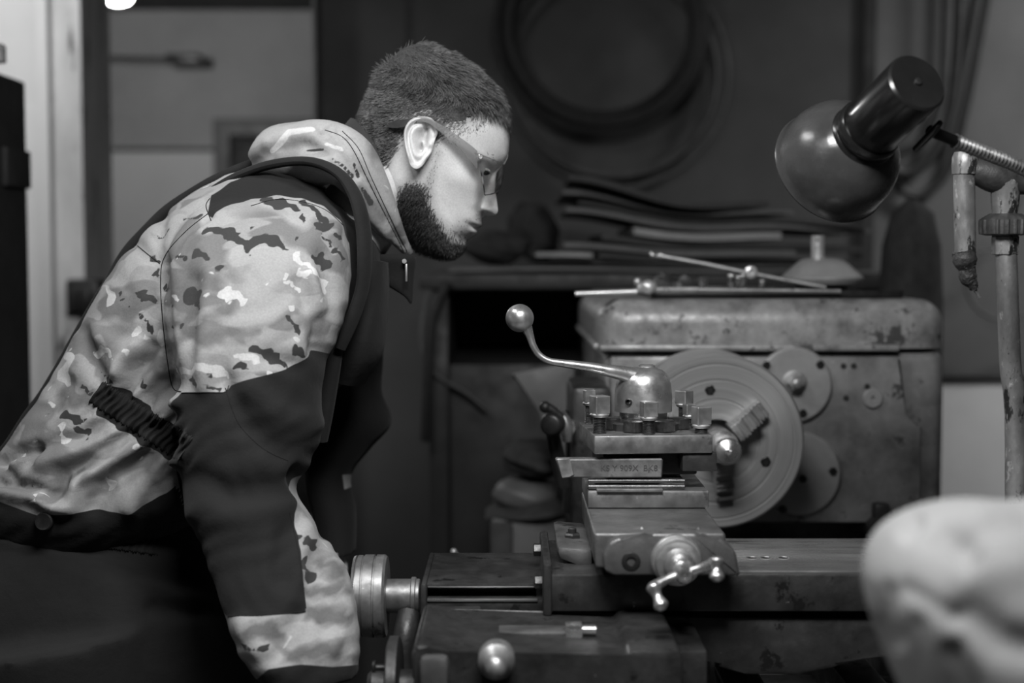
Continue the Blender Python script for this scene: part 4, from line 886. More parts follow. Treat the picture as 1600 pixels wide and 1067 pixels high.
def strands(name, roots, dirs, nors, lens, r0, mat, parent, bend=None, segs=3):
    N = len(roots); r_ = rng.normal(size=(N, 3)); s1 = np.cross(dirs, r_); s1 /= np.linalg.norm(s1, axis=1)[:, None]; s2 = np.cross(dirs, s1)
    V = []; lens = np.asarray(lens)[:, None]
    for q in range(segs):
        t_ = q/segs; c_ = roots+dirs*lens*t_+(bend*lens*t_*t_ if bend is not None else 0); rr = r0*(1-.55*t_)
        for k_ in range(3): a_ = 2*pi*k_/3; V.append(c_+(s1*cos(a_)+s2*sin(a_))*rr)
    V.append(roots+dirs*lens+(bend*lens if bend is not None else 0)); V = np.stack(V, 1); nv = V.shape[1]
    Fq = []
    for q in range(segs-1):
        for k_ in range(3): Fq.append((q*3+k_, q*3+(k_+1) % 3, q*3+3+(k_+1) % 3, q*3+3+k_))
    Ft = [((segs-1)*3+k_, (segs-1)*3+(k_+1) % 3, nv-1) for k_ in range(3)]
    off = np.arange(N)*nv; fq = (np.array(Fq)[None]+off[:, None, None]).reshape(-1, 4); ft = (np.array(Ft)[None]+off[:, None, None]).reshape(-1, 3)
    me = bpy.data.meshes.new(name); me.vertices.add(N*nv); me.vertices.foreach_set('co', V.ravel())
    loops = np.concatenate([fq.ravel(), ft.ravel()]); me.loops.add(len(loops)); me.loops.foreach_set('vertex_index', loops.astype(np.int32))
    st_ = np.concatenate([np.arange(len(fq))*4, len(fq)*4+np.arange(len(ft))*3]); me.polygons.add(len(st_)); me.polygons.foreach_set('loop_start', st_.astype(np.int32))
    me.update(calc_edges=True); me.validate(); return mk(name, me, mat, parent, True, 180)
def nz(v): return v/np.maximum(np.linalg.norm(v, axis=1), 1e-9)[:, None]
fwa, upa = np.array(fw), np.array(up)
def hair_set(N, side):
    p, n, qx, qy = sample(N, lambda a, b, c: (poly_sdf(a, b, HAIR) < rng.normal(0, 4.5, a.shape)-1), side)
    xl = ((p-np.array(OO))@fwa)/S; hl = ((p-np.array(OO))@upa)/S
    top = np.clip((hl-62-.10*xl)/40, 0, 1); fr = np.clip((xl-30)/50, 0, 1)*np.clip((hl-30)/40, 0, 1)
    clump = np.sin(xl*.16+3*np.sin(hl*.11))*np.cos(hl*.13+p[:, 1]*90)
    sw = np.outer(1-top, -.75*upa-.55*fwa)+np.outer(top, .95*fwa-.05*upa)+np.outer(fr, .25*fwa-.55*upa)
    d = nz(sw+n*(.28+.42*top-.12*fr)[:, None]+rng.normal(0, .16, p.shape)+np.outer(clump*.28, upa))
    L = (.0105+.018*top+.008*fr*top)*rng.uniform(.6, 1.15, len(p)); side_fade = np.clip((qy-170)/60, 0, 1)*(xl > 10); L = L*(1-.45*side_fade)
    bend = np.outer(top*.35, -upa)+np.outer(fr*.5, -upa)
    return p-n*.001, d, n, L, bend
A_ = hair_set(24000, -1); B_ = hair_set(6000, 1)
hobj = strands('hair', np.concatenate([A_[0], B_[0]]), np.concatenate([A_[1], B_[1]]), None, np.concatenate([A_[3], B_[3]]), .00042, M_hair, man, np.concatenate([A_[4], B_[4]]), 4)
# scalp layer under the strands
bm = NB(); G1 = []
off = 1+4.5/90
for i in range(len(hh)):
    r_ = []
    for s_ in (-1, 1):
        rng_j = range(NCOL) if s_ < 0 else range(NCOL-2, 0, -1)
        for j in rng_j:
            r_.append((HL(XX[i, j], hh[i], s_*WW[i, j])))
    G1.append(r_)
V = [[None]*len(G1[0]) for _ in G1]; cen = HL(-12, 20, 0)
flat = np.array([list(p) for r_ in G1 for p in r_]); m_ = flat.copy(); m_[:, 1] = YM-np.abs(m_[:, 1]-YM); qx, qy = project(m_)
sd = poly_sdf(qx, qy, HAIR).reshape(len(G1), -1); nn_ = len(G1[0])
for i, r_ in enumerate(G1):
    for j, p in enumerate(r_):
        if sd[i, j] < -9+2*sin(j*2.9)*sin(i*2.1):
            t_ = np.clip((-sd[i, j]-7)/40, 0, 1); d = (p-cen).normalized(); tp_ = np.clip((hh[i]-30)/70, 0, 1)
            V[i][j] = bm.verts.new(p+d*(.0002+t_*(.0012+.0045*tp_)))
for i in range(len(G1)-1):
    for j in range(nn_):
        q_ = (V[i][j], V[i][(j+1) % nn_], V[i+1][(j+1) % nn_], V[i+1][j])
        if all(q_): bm.faces.new(q_)
f0 = [v for v in V[0] if v]
if len(f0) == nn_: bm.faces.new(f0[::-1])
mk('scalp_hair', bm, M_scalp, man, True, 180)
def beard_set(N, side, poly, L0, L1, sig=3.0):
    p, n, qx, qy = sample(N, lambda a, b, c: (poly_sdf(a, b, poly) < rng.normal(0, sig, a.shape)), side)
    d = nz(n*.75+np.outer(np.ones(len(p)), -.75*upa+.10*fwa)+rng.normal(0, .28, p.shape)); core = np.clip(-poly_sdf(qx, qy, poly)/14, .25, 1)
    return p, d, rng.uniform(L0, L1, len(p))*core, np.outer(np.ones(len(p)), -.2*upa)
sets = [beard_set(9500, -1, BEARD, .008, .016, 3.5), beard_set(3000, 1, BEARD, .008, .015), beard_set(900, -1, [(748, 335), (757, 337), (750, 346), (732, 350), (726, 362), (733, 376), (728, 388), (705, 385), (694, 358), (712, 350), (730, 343)], .002, .006, 4), beard_set(300, 1, [(748, 335), (757, 337), (750, 346), (732, 350), (728, 388), (705, 385)], .002, .006)]
sets.append(beard_set(1500, -1, [(690, 214), (700, 200), (730, 194), (764, 172), (782, 176), (788, 190), (772, 190), (752, 206), (728, 216), (700, 228)], .003, .006, 4))
sets.append(beard_set(700, -1, [(678, 216), (692, 216), (690, 240), (686, 262), (680, 296), (655, 296), (668, 270), (677, 245)], .002, .005, 3))
strands('beard', *[np.concatenate([q[0] for q in sets]), np.concatenate([q[1] for q in sets])], None, np.concatenate([q[2] for q in sets]), .00038, M_beard, man, np.concatenate([q[3] for q in sets]), 3)
BROW = [(742, 248), (760, 240), (778, 243), (786, 250), (780, 252), (764, 248), (748, 254)]
p, n, qx, qy = sample(700, lambda a, b, c: poly_sdf(a, b, BROW) < 0, -1)
d = nz(np.tile(-fwa*.7+upa*.1, (len(p), 1))+n*.3+rng.normal(0, .15, p.shape))
strands('eyebrow', p, d, None, rng.uniform(.005, .009, len(p)), .00038, M_beard, man, None, 3)
# eye
x_, h_ = loc(757, 269, -.030)
bm = NB(); iy = int(np.argmin(abs(hh-h_))); jx = int(np.argmin(abs(XX[iy]-x_))); wv = WW[iy, jx]
ball(bm, HL(x_+1, h_, -wv+.0030), .0062, 24, (1.1, 1, .62)); mk('eye', bm, M_eye, man)
bm = NB(); tube(bm, [HL(x_-8, h_-1, -wv+.001), HL(x_-2, h_+4, -wv-.0012), HL(x_+5, h_+4.5, -wv-.0008), HL(x_+11, h_+1, -wv+.003)], [.0005, .0017, .0017, .0005], 8, 4); mk('eyelid', bm, M_skin, man)
# safety glasses ----------------------------------------------------
gl = put('safety_glasses', HL(95, 5, -.03)); gl.parent = man; gl.location = HL(95, 5, -.03)-WL[man.name]
gl['label'] = 'clear wraparound safety glasses'
def arm_band(pts, m, name, th=.0016):
    """pts: (px,py_top,py_bottom,dy) strip on the head's side"""
    bm = NB(); C = cr(pts, 6); rings = []
    for x_, a_, b_, dy in C:
        T = P(x_, a_, YM+dy); B = P(x_, b_, YM+dy); nrm = Vector((0, th, 0))
        rings.append([T-nrm, (T+B)/2-nrm*1.3, B-nrm, B+nrm, (T+B)/2+nrm, T+nrm])
    bmgrid(bm, rings); return mk(name, bm, m, gl)
M_tdark = surf('temple_tip', .03, .05, 20, .3, bump=0)
arm_band([(606, 193, 199, -.078), (620, 188, 200, -.084), (636, 186, 197, -.089), (652, 183, 191, -.091)], M_tdark, 'temple_tip')
arm_band([(650, 183, 190, -.092), (668, 184, 192, -.094), (684, 192, 203, -.094), (704, 204, 218, -.090), (722, 217, 235, -.084), (738, 229, 255, -.076), (746, 236, 264, -.070)], M_temple, 'temple_arm')
for mir_ in (1,):
    bm = NB(); C = cr([(606, 193, 199, .078), (652, 183, 191, .091), (684, 192, 205, .094), (722, 219, 244, .084), (746, 238, 276, .070)], 6); R_ = []
    for x_, a_, b_, dy in C:
        x1_, h1_ = loc(x_, a_, -dy); x2_, h2_ = loc(x_, b_, -dy); T = HL(x1_, h1_, dy); B = HL(x2_, h2_, dy); nrm = Vector((0, .0014, 0)); R_.append([T-nrm, B-nrm, B+nrm, T+nrm])
    bmgrid(bm, R_); mk('temple_arm', bm, M_temple, gl)
# lens: wraps from the near temple round the brow to the far temple
bm = NB(); nu, nv = 40, 12; outer, inner = [], []
for i in range(nu+1):
    s_ = -1+2*i/nu; a_ = abs(s_); dy = s_*.070
    tx, ty = 788-46*a_**2.4, 259-20*a_**1.8; bx, by = 778-20*a_**2.6, 297+8*a_
    if a_ < .18: by -= 12*(1-a_/.18)
    x1_, h1_ = loc(tx, ty, -abs(dy)); x2_, h2_ = loc(bx, by, -abs(dy))
    T = HL(x1_, h1_, dy); B = HL(x2_, h2_, dy); col = []
    for j in range(nv+1): q_ = j/nv; col.append(T.lerp(B, q_)+fw*(.003*sin(pi*q_)))
    outer.append(col); inner.append([p-fw*.0016 for p in col])
Vo = [[bm.verts.new(p) for p in c_] for c_ in outer]; Vi = [[bm.verts.new(p) for p in c_] for c_ in inner]
for i in range(nu):
    for j in range(nv):
        bm.faces.new((Vo[i][j], Vo[i+1][j], Vo[i+1][j+1], Vo[i][j+1])); bm.faces.new((Vi[i][j], Vi[i][j+1], Vi[i+1][j+1], Vi[i+1][j]))
    bm.faces.new((Vo[i][0], Vi[i][0], Vi[i+1][0], Vo[i+1][0])); bm.faces.new((Vo[i][nv], Vo[i+1][nv], Vi[i+1][nv], Vi[i][nv]))
for j in range(nv): bm.faces.new((Vo[0][j], Vo[0][j+1], Vi[0][j+1], Vi[0][j])); bm.faces.new((Vo[nu][j], Vi[nu][j], Vi[nu][j+1], Vo[nu][j+1]))
mk('lens', bm, M_lens, gl)
bm = NB(); tube(bm, [c_[nv] for c_ in outer[::2]], .0007, 8, 1); mk('lens_rim', bm, M_tdark, gl)
bm = NB(); tube(bm, [c_[0] for c_ in outer[::2]], .0008, 8, 1); mk('lens_rim', bm, M_temple, gl)
bm = NB(); rev(bm, P(751, 245, YM-.074), (0, -1, 0), [(-.002, .0035), (.001, .0035), (.0018, .0025)], 16); mk('lens_glint', bm, M_bright, gl)  # bright disc added as the highlight at the lens corner

# jacket ------------------------------------------------------------
J = NB()
loft(J, [(-70, 770, 230, 862, YM, .150), (-40, 742, 300, 815, YM, .178), (8, 705, 380, 770, YM, .180), (52, 648, 430, 712, YM, .178), (100, 575, 470, 650, YM, .178), (148, 487, 535, 600, YM, .182), (200, 405, 572, 535, YM, .186), (262, 338, 590, 475, YM, .186), (335, 288, 600, 425, YM, .172), (405, 262, 600, 392, YM, .135), (468, 262, 590, 370, YM, .085)], 72, 10, 2.35)
loft(J, [(345, 300, 500, 300, 1.84, .05), (300, 340, 535, 345, 1.79, .085), (262, 400, 545, 400, 1.755, .098), (254, 470, 545, 465, 1.735, .100), (262, 540, 527, 530, 1.715, .098), (281, 612, 503, 596, 1.70, .092), (279, 700, 500, 690, 1.685, .090), (292, 775, 484, 765, 1.67, .086), (322, 860, 517, 850, 1.64, .078), (352, 950, 553, 945, 1.60, .070), (378, 1020, 562, 1005, 1.575, .062), (410, 1062, 560, 1055, 1.56, .050)], 64, 10, 2.2)
loft(J, [(440, 380, 560, 380, 2.04, .08), (450, 450, 590, 450, 2.09, .09), (480, 540, 598, 550, 2.12, .085), (490, 610, 596, 612, 2.13, .08), (488, 650, 612, 660, 2.13, .08), (478, 700, 580, 700, 2.12, .075), (478, 755, 548, 745, 2.10, .066), (490, 810, 556, 800, 2.07, .055), (496, 868, 556, 862, 2.04, .045)], 40, 8, 2.1)
me = remesh(J, .0042, 5); co = coords(me); no = normals(me); px, py = project(co); near = co[:, 1] < YM+.01
slv = (poly_sdf(px, py, [(250, 330), (560, 300), (560, 470), (530, 580), (505, 600), (500, 760), (580, 1000), (560, 1100), (380, 1100), (330, 930), (275, 760), (250, 470)]) < 0)
def ch(chain, w_, pxx=None): return np.exp(-np.maximum(caps_sdf(px, py, [chain]), 0)**2/(2*w_*w_))
FOLDS = [  # (chain, width px, amplitude m)
 ([(252, 335, 1), (245, 380, 1), (252, 420, 1), (258, 520, 1), (270, 600, 1)], 7, -.006),
 ([(330, 430, 2), (322, 520, 3), (312, 600, 3)], 10, .006), ([(300, 440, 2), (296, 520, 2), (300, 600, 2)], 9, -.005), ([(352, 440, 2), (350, 520, 2), (345, 600, 2)], 9, -.004),
 ([(505, 400, 2), (515, 460, 3), (505, 540, 3)], 9, -.007), ([(470, 440, 2), (490, 500, 3), (496, 545, 3)], 8, -.006), ([(488, 430, 2), (505, 480, 3)], 8, .006),
 ([(420, 560, 2), (470, 575, 2), (500, 556, 2)], 8, -.005), ([(360, 600, 2), (380, 660, 3), (430, 700, 3), (480, 710, 3)], 12, -.007), ([(390, 610, 3), (440, 650, 3), (485, 660, 3)], 12, .006),
 ([(300, 745, 3), (360, 770, 4), (440, 762, 3), (480, 750, 3)], 12, -.007), ([(310, 800, 3), (380, 810, 4), (450, 790, 3)], 14, .005), ([(480, 775, 2), (450, 830, 3), (440, 900, 3)], 11, -.005),
 ([(470, 740, 3), (490, 780, 4), (515, 830, 3)], 8, -.008), ([(500, 860, 3), (490, 920, 4), (520, 980, 3)], 10, -.006), ([(470, 960, 3), (450, 1000, 3), (430, 1030, 3)], 11, -.008), ([(530, 890, 3), (540, 950, 3), (520, 1010, 3)], 9, .005), ([(380, 975, 3), (400, 1010, 3), (430, 1040, 3)], 10, .006),
 # torso folds
 ([(5, 722, 2), (30, 706, 3), (52, 700, 2), (48, 722, 2), (20, 742, 2)], 6, -.012), ([(30, 730, 4), (90, 712, 4), (150, 700, 3), (195, 672, 2)], 10, .010), ([(60, 705, 2), (120, 685, 2), (175, 660, 2)], 8, -.007),
 ([(92, 775, 3), (102, 745, 3), (140, 722, 3), (205, 682, 2)], 8, -.013), ([(110, 790, 3), (118, 752, 3), (160, 722, 3), (225, 690, 2)], 9, .011), ([(150, 795, 3), (165, 760, 3), (230, 712, 2)], 9, -.008), ([(200, 790, 3), (230, 745, 3), (270, 720, 2)], 10, .006), ([(0, 770, 3), (60, 776, 3), (90, 790, 3)], 7, .010), ([(0, 756, 2), (50, 762, 2), (80, 775, 2)], 5, -.009),
 ([(235, 545, 3), (215, 580, 3), (195, 610, 2)], 8, -.009), ([(215, 545, 3), (195, 575, 3), (180, 605, 2)], 8, .008), ([(150, 520, 3), (185, 545, 3), (190, 580, 2)], 9, .006), ([(255, 600, 3), (230, 625, 3)], 7, -.007), ([(275, 630, 3), (245, 650, 3)], 6, .007), ([(135, 520, 3), (140, 560, 3), (165, 600, 2)], 7, -.005),
 ([(215, 385, 2), (235, 410, 2), (240, 450, 2)], 8, -.004), ([(330, 335, 1), (290, 365, 1), (256, 410, 1)], 3, -.003), ([(100, 600, 3), (80, 640, 3)], 10, -.005),
]
dsp = np.zeros(len(co))
for fi, (chn, wd, am) in enumerate(FOLDS): dsp += am*(1.45 if fi > 20 else 1.15)*ch(chn, wd)
t_ = (px-165)*.83+(py-625)*.56; band = poly_sdf(px, py, [(148, 618), (166, 601), (190, 606), (288, 676), (288, 722), (262, 716), (235, 700), (150, 648)]); inb = np.clip(-band/6, 0, 1)
dsp += inb*(-.005); dsp += np.exp(-np.maximum(band, 0)**2/200)*(1-inb)*.003*np.sin(t_*2*pi/23+py*.05)
wr = np.sin(px*.11+py*.05+2*np.sin(py*.037))*np.sin(py*.083-px*.03+1.5*np.sin(px*.041)); dsp += .0011*wr
dsp = dsp*near; co = co+no*dsp[:, None]; me.vertices.foreach_set('co', co.ravel())
wx = px+3.0*np.sin(py*.21+px*.05)+2.0*np.sin(px*.33+py*.11+1)+1.2*np.sin(py*.5+px*.3); wy = py+2.6*np.sin(px*.19-py*.07+2)+1.8*np.sin(py*.37+px*.21)
def c2(l): return [[(220+x/2.223, 160+y/2.223, r/2.223) for x, y, r in q] for q in l]
def c6(l): return [[(x/2.425, 420+y/2.425, r/2.425) for x, y, r in q] for q in l]
def c3(l): return [[(x/2.104, 560+y/2.104, r/2.104) for x, y, r in q] for q in l]
DK = c2([[(418, 345, 11), (450, 342, 15), (495, 358, 15), (540, 362, 10)], [(565, 350, 7), (605, 375, 9), (640, 405, 14), (636, 432, 22)], [(612, 432, 14), (650, 432, 14)], [(557, 388, 7), (572, 405, 11)], [(215, 446, 11), (270, 443, 13), (320, 458, 14), (345, 478, 14)], [(320, 470, 16), (375, 495, 16), (430, 472, 17), (460, 480, 14), (495, 502, 13)], [(375, 500, 10), (375, 520, 8)], [(435, 462, 10), (430, 475, 14)], [(352, 450, 6), (352, 452, 6)], [(392, 441, 11)], [(545, 478, 8)], [(603, 523, 9), (628, 545, 15), (655, 565, 15)], [(640, 520, 7), (650, 560, 14)], [(635, 465, 5), (660, 488, 6)], [(185, 532, 12), (210, 530, 15), (238, 540, 9)], [(118, 538, 7), (148, 541, 10)], [(268, 578, 11)], [(152, 668, 13), (180, 655, 14), (200, 660, 12), (200, 720, 10)], [(150, 680, 13), (195, 685, 14)], [(101, 704, 7)], [(95, 776, 10)], [(140, 779, 9)], [(188, 775, 8)], [(513, 745, 7), (528, 765, 9), (550, 800, 8)], [(393, 860, 13), (435, 868, 17), (475, 895, 16), (512, 918, 9)], [(340, 915, 16), (366, 917, 12)], [(525, 853, 9), (548, 872, 15), (580, 882, 8)], [(560, 850, 8), (560, 875, 12)], [(246, 943, 7)], [(158, 968, 5), (180, 950, 9), (192, 985, 8)], [(225, 992, 6), (250, 985, 6), (270, 998, 5)], [(25, 520, 4), (45, 548, 7)], [(40, 575, 9), (38, 590, 9)], [(62, 630, 5), (80, 650, 4)], [(58, 455, 5), (100, 437, 4)], [(146, 409, 4), (200, 396, 4)], [(680, 460, 8), (688, 480, 5)], [(680, 508, 6), (694, 530, 5), (698, 548, 4)]])
DK += c6([[(450, 90, 9)], [(472, 113, 7)], [(485, 142, 7)], [(520, 85, 7), (550, 103, 15), (585, 127, 12)], [(535, 120, 5), (548, 110, 12)], [(543, 182, 10), (556, 205, 9), (572, 230, 11)], [(375, 395, 6), (400, 412, 15), (440, 432, 10)], [(238, 555, 15), (290, 570, 18), (312, 573, 9)], [(288, 610, 13), (325, 611, 14)], [(335, 640, 8)], [(177, 551, 5)], [(528, 430, 8), (545, 455, 11)], [(318, 440, 8), (335, 465, 12)], [(580, 5, 10), (590, 15, 8)]])
DK += c3([[(970, 575, 7), (980, 590, 9)], [(1015, 600, 20), (1045, 605, 14)], [(1003, 660, 9), (1005, 700, 6)], [(1015, 708, 16), (1040, 712, 16)], [(1005, 740, 8), (995, 760, 5)], [(798, 932, 5), (830, 955, 5), (860, 964, 5), (880, 945, 10)]])
LT = c2([[(285, 660, 16), (345, 672, 16), (350, 700, 10)], [(290, 645, 8), (300, 680, 12)], [(497, 597, 7), (515, 625, 8), (548, 650, 9)], [(445, 627, 11)], [(520, 710, 9)], [(240, 676, 7)], [(440, 940, 10)], [(320, 888, 8), (370, 878, 12), (415, 905, 9)], [(535, 520, 8), (548, 545, 8), (600, 590, 9), (640, 620, 14), (660, 650, 12)], [(545, 580, 9), (580, 600, 9)], [(125, 940, 12), (170, 930, 12), (220, 915, 14), (290, 945, 16)], [(110, 680, 8), (125, 690, 8)]])
LT += c6([[(520, 240, 14)], [(558, 266, 10)], [(488, 313, 9), (525, 345, 9)], [(225, 588, 12), (245, 600, 10)], [(232, 645, 18)], [(180, 505, 11)], [(345, 320, 12), (420, 315, 14), (445, 340, 8)], [(410, 75, 12), (425, 130, 14)], [(270, 330, 14), (230, 420, 14), (240, 380, 12)], [(420, 830, 14), (400, 800, 10)]])
MD = c6([[(240, 430, 9), (232, 478, 12), (205, 520, 4)], [(215, 470, 8), (265, 500, 14)], [(285, 510, 16), (345, 498, 18)], [(320, 445, 10), (335, 470, 12)], [(335, 245, 8)], [(460, 150, 6), (500, 190, 8)], [(490, 365, 18), (530, 330, 22), (600, 345, 26), (630, 380, 20)], [(640, 320, 20)], [(330, 800, 18), (380, 790, 16), (440, 840, 10)], [(425, 75, 8)]])
MD += c2([[(190, 470, 22), (195, 560, 26), (170, 620, 28), (150, 800, 22)], [(40, 900, 24), (60, 950, 22)], [(620, 260, 5)]]) 
MD += [[(430, 990, 12), (400, 980, 10)], [(490, 955, 14), (530, 965, 14)], [(525, 900, 10), (505, 870, 8)], [(450, 1025, 10), (520, 1015, 14)], [(540, 930, 6)]]
MD += c3([[(960, 620, 12), (1000, 760, 16), (1100, 760, 22)], [(830, 900, 22), (900, 880, 22)]])
attr(me, 'dark', np.where(near, caps_sdf(wx, wy, DK), 50)); attr(me, 'lite', np.where(near, caps_sdf(wx, wy, LT), 50)); attr(me, 'mid', np.where(near, caps_sdf(wx, wy, MD), 50))
PN = [[(324, 333), (330, 306), (360, 286), (410, 262), (480, 240), (640, 240), (640, 440), (605, 470), (604, 560), (570, 640), (504, 640), (497, 590), (520, 560), (529, 520), (543, 480), (549, 430), (546, 380), (532, 345), (505, 322), (470, 309), (430, 306), (390, 312), (350, 324), (328, 337)],
      [(283, 613), (349, 612), (358, 601), (400, 590), (450, 577), (503, 552), (560, 560), (540, 700), (478, 752), (462, 800), (470, 860), (480, 953), (440, 960), (395, 962), (352, 962), (300, 850), (268, 700)],
      [(400, 1062), (420, 1045), (470, 1038), (520, 1042), (590, 1036), (600, 1120), (380, 1120)],
      [(148, 618), (166, 601), (190, 606), (288, 676), (288, 722), (262, 716), (235, 700), (150, 648)]]
pn = np.full(len(co), 1e3)
for q in PN: pn = np.minimum(pn, poly_sdf(px, py, q))
far = co[:, 1] > YM+.08
pn = np.where(near, pn, np.where(far & (px > 430), -poly_sdf(px, py, [(535, 742), (556, 740), (550, 760), (538, 765)]), pn));  # far sleeve almost all black: shade on its camouflage cuff painted in too
# the strip of bare camouflage between front panel and pocket
pn = np.maximum(pn, -(poly_sdf(px, py, [(534, 541), (551, 552), (545, 570), (528, 599), (514, 588), (524, 560)])))
hemd = poly_sdf(px, py, [(-100, 790), (0, 784), (60, 806), (120, 800), (200, 800), (260, 770), (300, 740), (300, 1000), (-100, 1000)])
pn = np.where(slv & (co[:, 1] < 1.80), pn, np.minimum(pn, hemd))
attr(me, 'panel', pn)
SM = [[(325, 334, .1), (290, 362, .1), (256, 402, .1), (251, 440, .1), (256, 520, .1), (268, 600, .1), (283, 612, .1)], [(392, 322, .1), (430, 312, .1), (470, 315, .1), (508, 328, .1), (536, 352, .1)], [(215, 384, .1), (250, 412, .1)]]
attr(me, 'seam', np.full(len(co), 20.))
jk = mk('jacket', me, M_camo, man, True, 180)
from mathutils.bvhtree import BVHTree
def seams(par, me, lines, m, r_=.0006, name='seam', dmin=0):
    o3 = WL[par.name]; bv = BVHTree.FromPolygons([v.co+o3 for v in me.vertices], [tuple(p.vertices) for p in me.polygons]); last = None
    for ln in lines:
        pts = []; bm = NB()
        for x_, y_ in cr(ln, 10):
            o_ = Vector((0, 0, CAMZ)); h = bv.ray_cast(o_, (P(x_, y_, 1.0)-o_).normalized())
            if h[0] is not None: pts.append(h[0]+h[1]*r_*.3)
        if len(pts) > 2: tube(bm, pts, r_, 6, 0); last = mk(name, bm, m, par)
    return last
def drape(par, me, a, b, wd0, wd1, ns, nt, hfun, m, name):
    o3 = WL[par.name]; bv = BVHTree.FromPolygons([v.co+o3 for v in me.vertices], [tuple(p.vertices) for p in me.polygons]); bm = NB(); V = []; Wb = []
    dx, dy = b[0]-a[0], b[1]-a[1]; L = math.hypot(dx, dy); nx, ny = -dy/L, dx/L; o_ = Vector((0, 0, CAMZ)); lastp = None
    for i in range(ns+1):
        s_ = i/ns; row = []; rb = []; wd = wd0+(wd1-wd0)*s_+1.6*sin(i*1.9)
        for j in range(nt+1):
            t_ = -1+2*j/nt; x_, y_ = a[0]+dx*s_+nx*wd*t_, a[1]+dy*s_+ny*wd*t_
            h = bv.ray_cast(o_, (P(x_, y_, 1.0)-o_).normalized())
            p, n_ = (h[0], h[1]) if h[0] is not None else lastp
            lastp = (p, n_); row.append(bm.verts.new(p+Vector((0, -1, 0))*hfun(s_*L, t_))); rb.append(bm.verts.new(p+Vector((0, .004, 0))))
        V.append(row); Wb.append(rb)
    for i in range(ns):
        for j in range(nt):
            bm.faces.new((V[i][j], V[i+1][j], V[i+1][j+1], V[i][j+1]))
        bm.faces.new((V[i][0], Wb[i][0], Wb[i+1][0], V[i+1][0])); bm.faces.new((V[i][nt], V[i+1][nt], Wb[i+1][nt], Wb[i][nt]))
    return mk(name, bm, m, par, True, 180)
drape(jk, jk.data, (150, 612), (290, 702), 21, 23, 170, 10, lambda L, t: .0035+.0028*sin(2*pi*(L+2.5*sin(3*t))/10.5+1.2*t)*(1-.3*t*t)-.005*max(0, abs(t)-.8)*5, M_blackcloth, 'elastic_tab')
seams(jk, jk.data, [[(325, 334), (290, 362), (258, 400), (251, 440), (256, 520), (268, 600), (283, 612)], [(392, 322), (430, 312), (470, 315), (508, 328), (536, 352)], [(215, 384), (232, 398), (250, 412)], [(330, 345), (322, 322), (328, 310)], [(352, 606), (372, 660), (410, 700), (450, 720)], [(284, 614), (320, 613), (350, 613), (358, 602)], [(478, 955), (430, 960), (395, 962), (355, 962)], [(452, 800), (466, 860), (478, 950)]], M_blackcloth)
jk['label'] = 'camouflage jacket with black elbow patch and yoke'
# back piping cord along the spine
bm = NB(); sp = [(405, 256), (370, 268), (335, 285), (296, 306), (262, 331), (232, 362), (200, 398), (172, 440), (148, 483), (120, 535), (98, 574), (70, 618), (44, 655), (14, 697), (-10, 726)]
tube(bm, [P(x-2+random.uniform(-1, 1), y-2+random.uniform(-1, 1), YM-.02) for x, y in sp], [.006+random.uniform(0, .0025) for _ in sp], 14, 6, flat=1.0); mk('piping', bm, M_blackcloth, jk)
bm = NB(); tube(bm, [P(x, y, YM-d) for x, y, d in ((325, 300, .10), (365, 278, .10), (420, 258, .11), (480, 252, .12), (525, 268, .13), (552, 300, .14), (566, 345, .15), (570, 400, .155), (566, 450, .15), (550, 500, .15), (532, 545, .15))], [.006, .009, .010, .010, .011, .012, .013, .013, .012, .012, .009], 14, 6, flat=.6); mk('shoulder_strap', bm, M_blackcloth, jk)
# drawn-in side tab and front placket
def plate(poly, Y, th, m, name, bev=.004, wob=.0):
    bm = NB(); prism(bm, [(P(x, y, Y).x, P(x, y, Y).z) for x, y in poly], Y, Y+th, bev, 3)
    return mk(name, bm, m, jk)
fl_ = NB()
loft(fl_, [(574, 398, 640, 396, YM-.02, .020), (580, 408, 650, 404, YM-.02, .022), (590, 425, 648, 425, YM-.02, .016), (596, 440, 646, 450, YM-.02, .012), (630, 462, 645, 468, YM-.02, .006), (640, 474, 643, 475, YM-.02, .002)], 28, 6, 2.2)
mk('front_flap', fl_, M_blackcloth, jk)
fl_ = NB()
loft(fl_, [(560, 400, 606, 410, YM-.05, .05), (556, 450, 607, 455, YM-.05, .06), (548, 500, 603, 510, YM-.05, .07), (535, 545, 596, 556, YM-.04, .07), (520, 590, 570, 600, YM-.02, .06)], 32, 8, 2.4)
mk('front_panel', fl_, M_blackcloth, jk)
fl_ = NB()
loft(fl_, [(498, 552, 540, 520, YM-.13, .012), (497, 600, 530, 590, YM-.14, .014), (494, 660, 520, 650, YM-.14, .014), (492, 690, 512, 690, YM-.14, .010)], 24, 6, 2.4)
mk('pocket_flap', fl_, M_blackcloth, jk)
bm = NB(); box(bm, P(630, 0, 1.86).x, P(633.5, 0, 1.86).x, 1.872, 1.876, Z(440, 1.872), Z(412, 1.872), .001); rev(bm, P(632, 408, 1.874), (0, -1, 0), [(-.002, .003), (.003, .003)], 12); mk('zip_pull', bm, M_steel, jk)
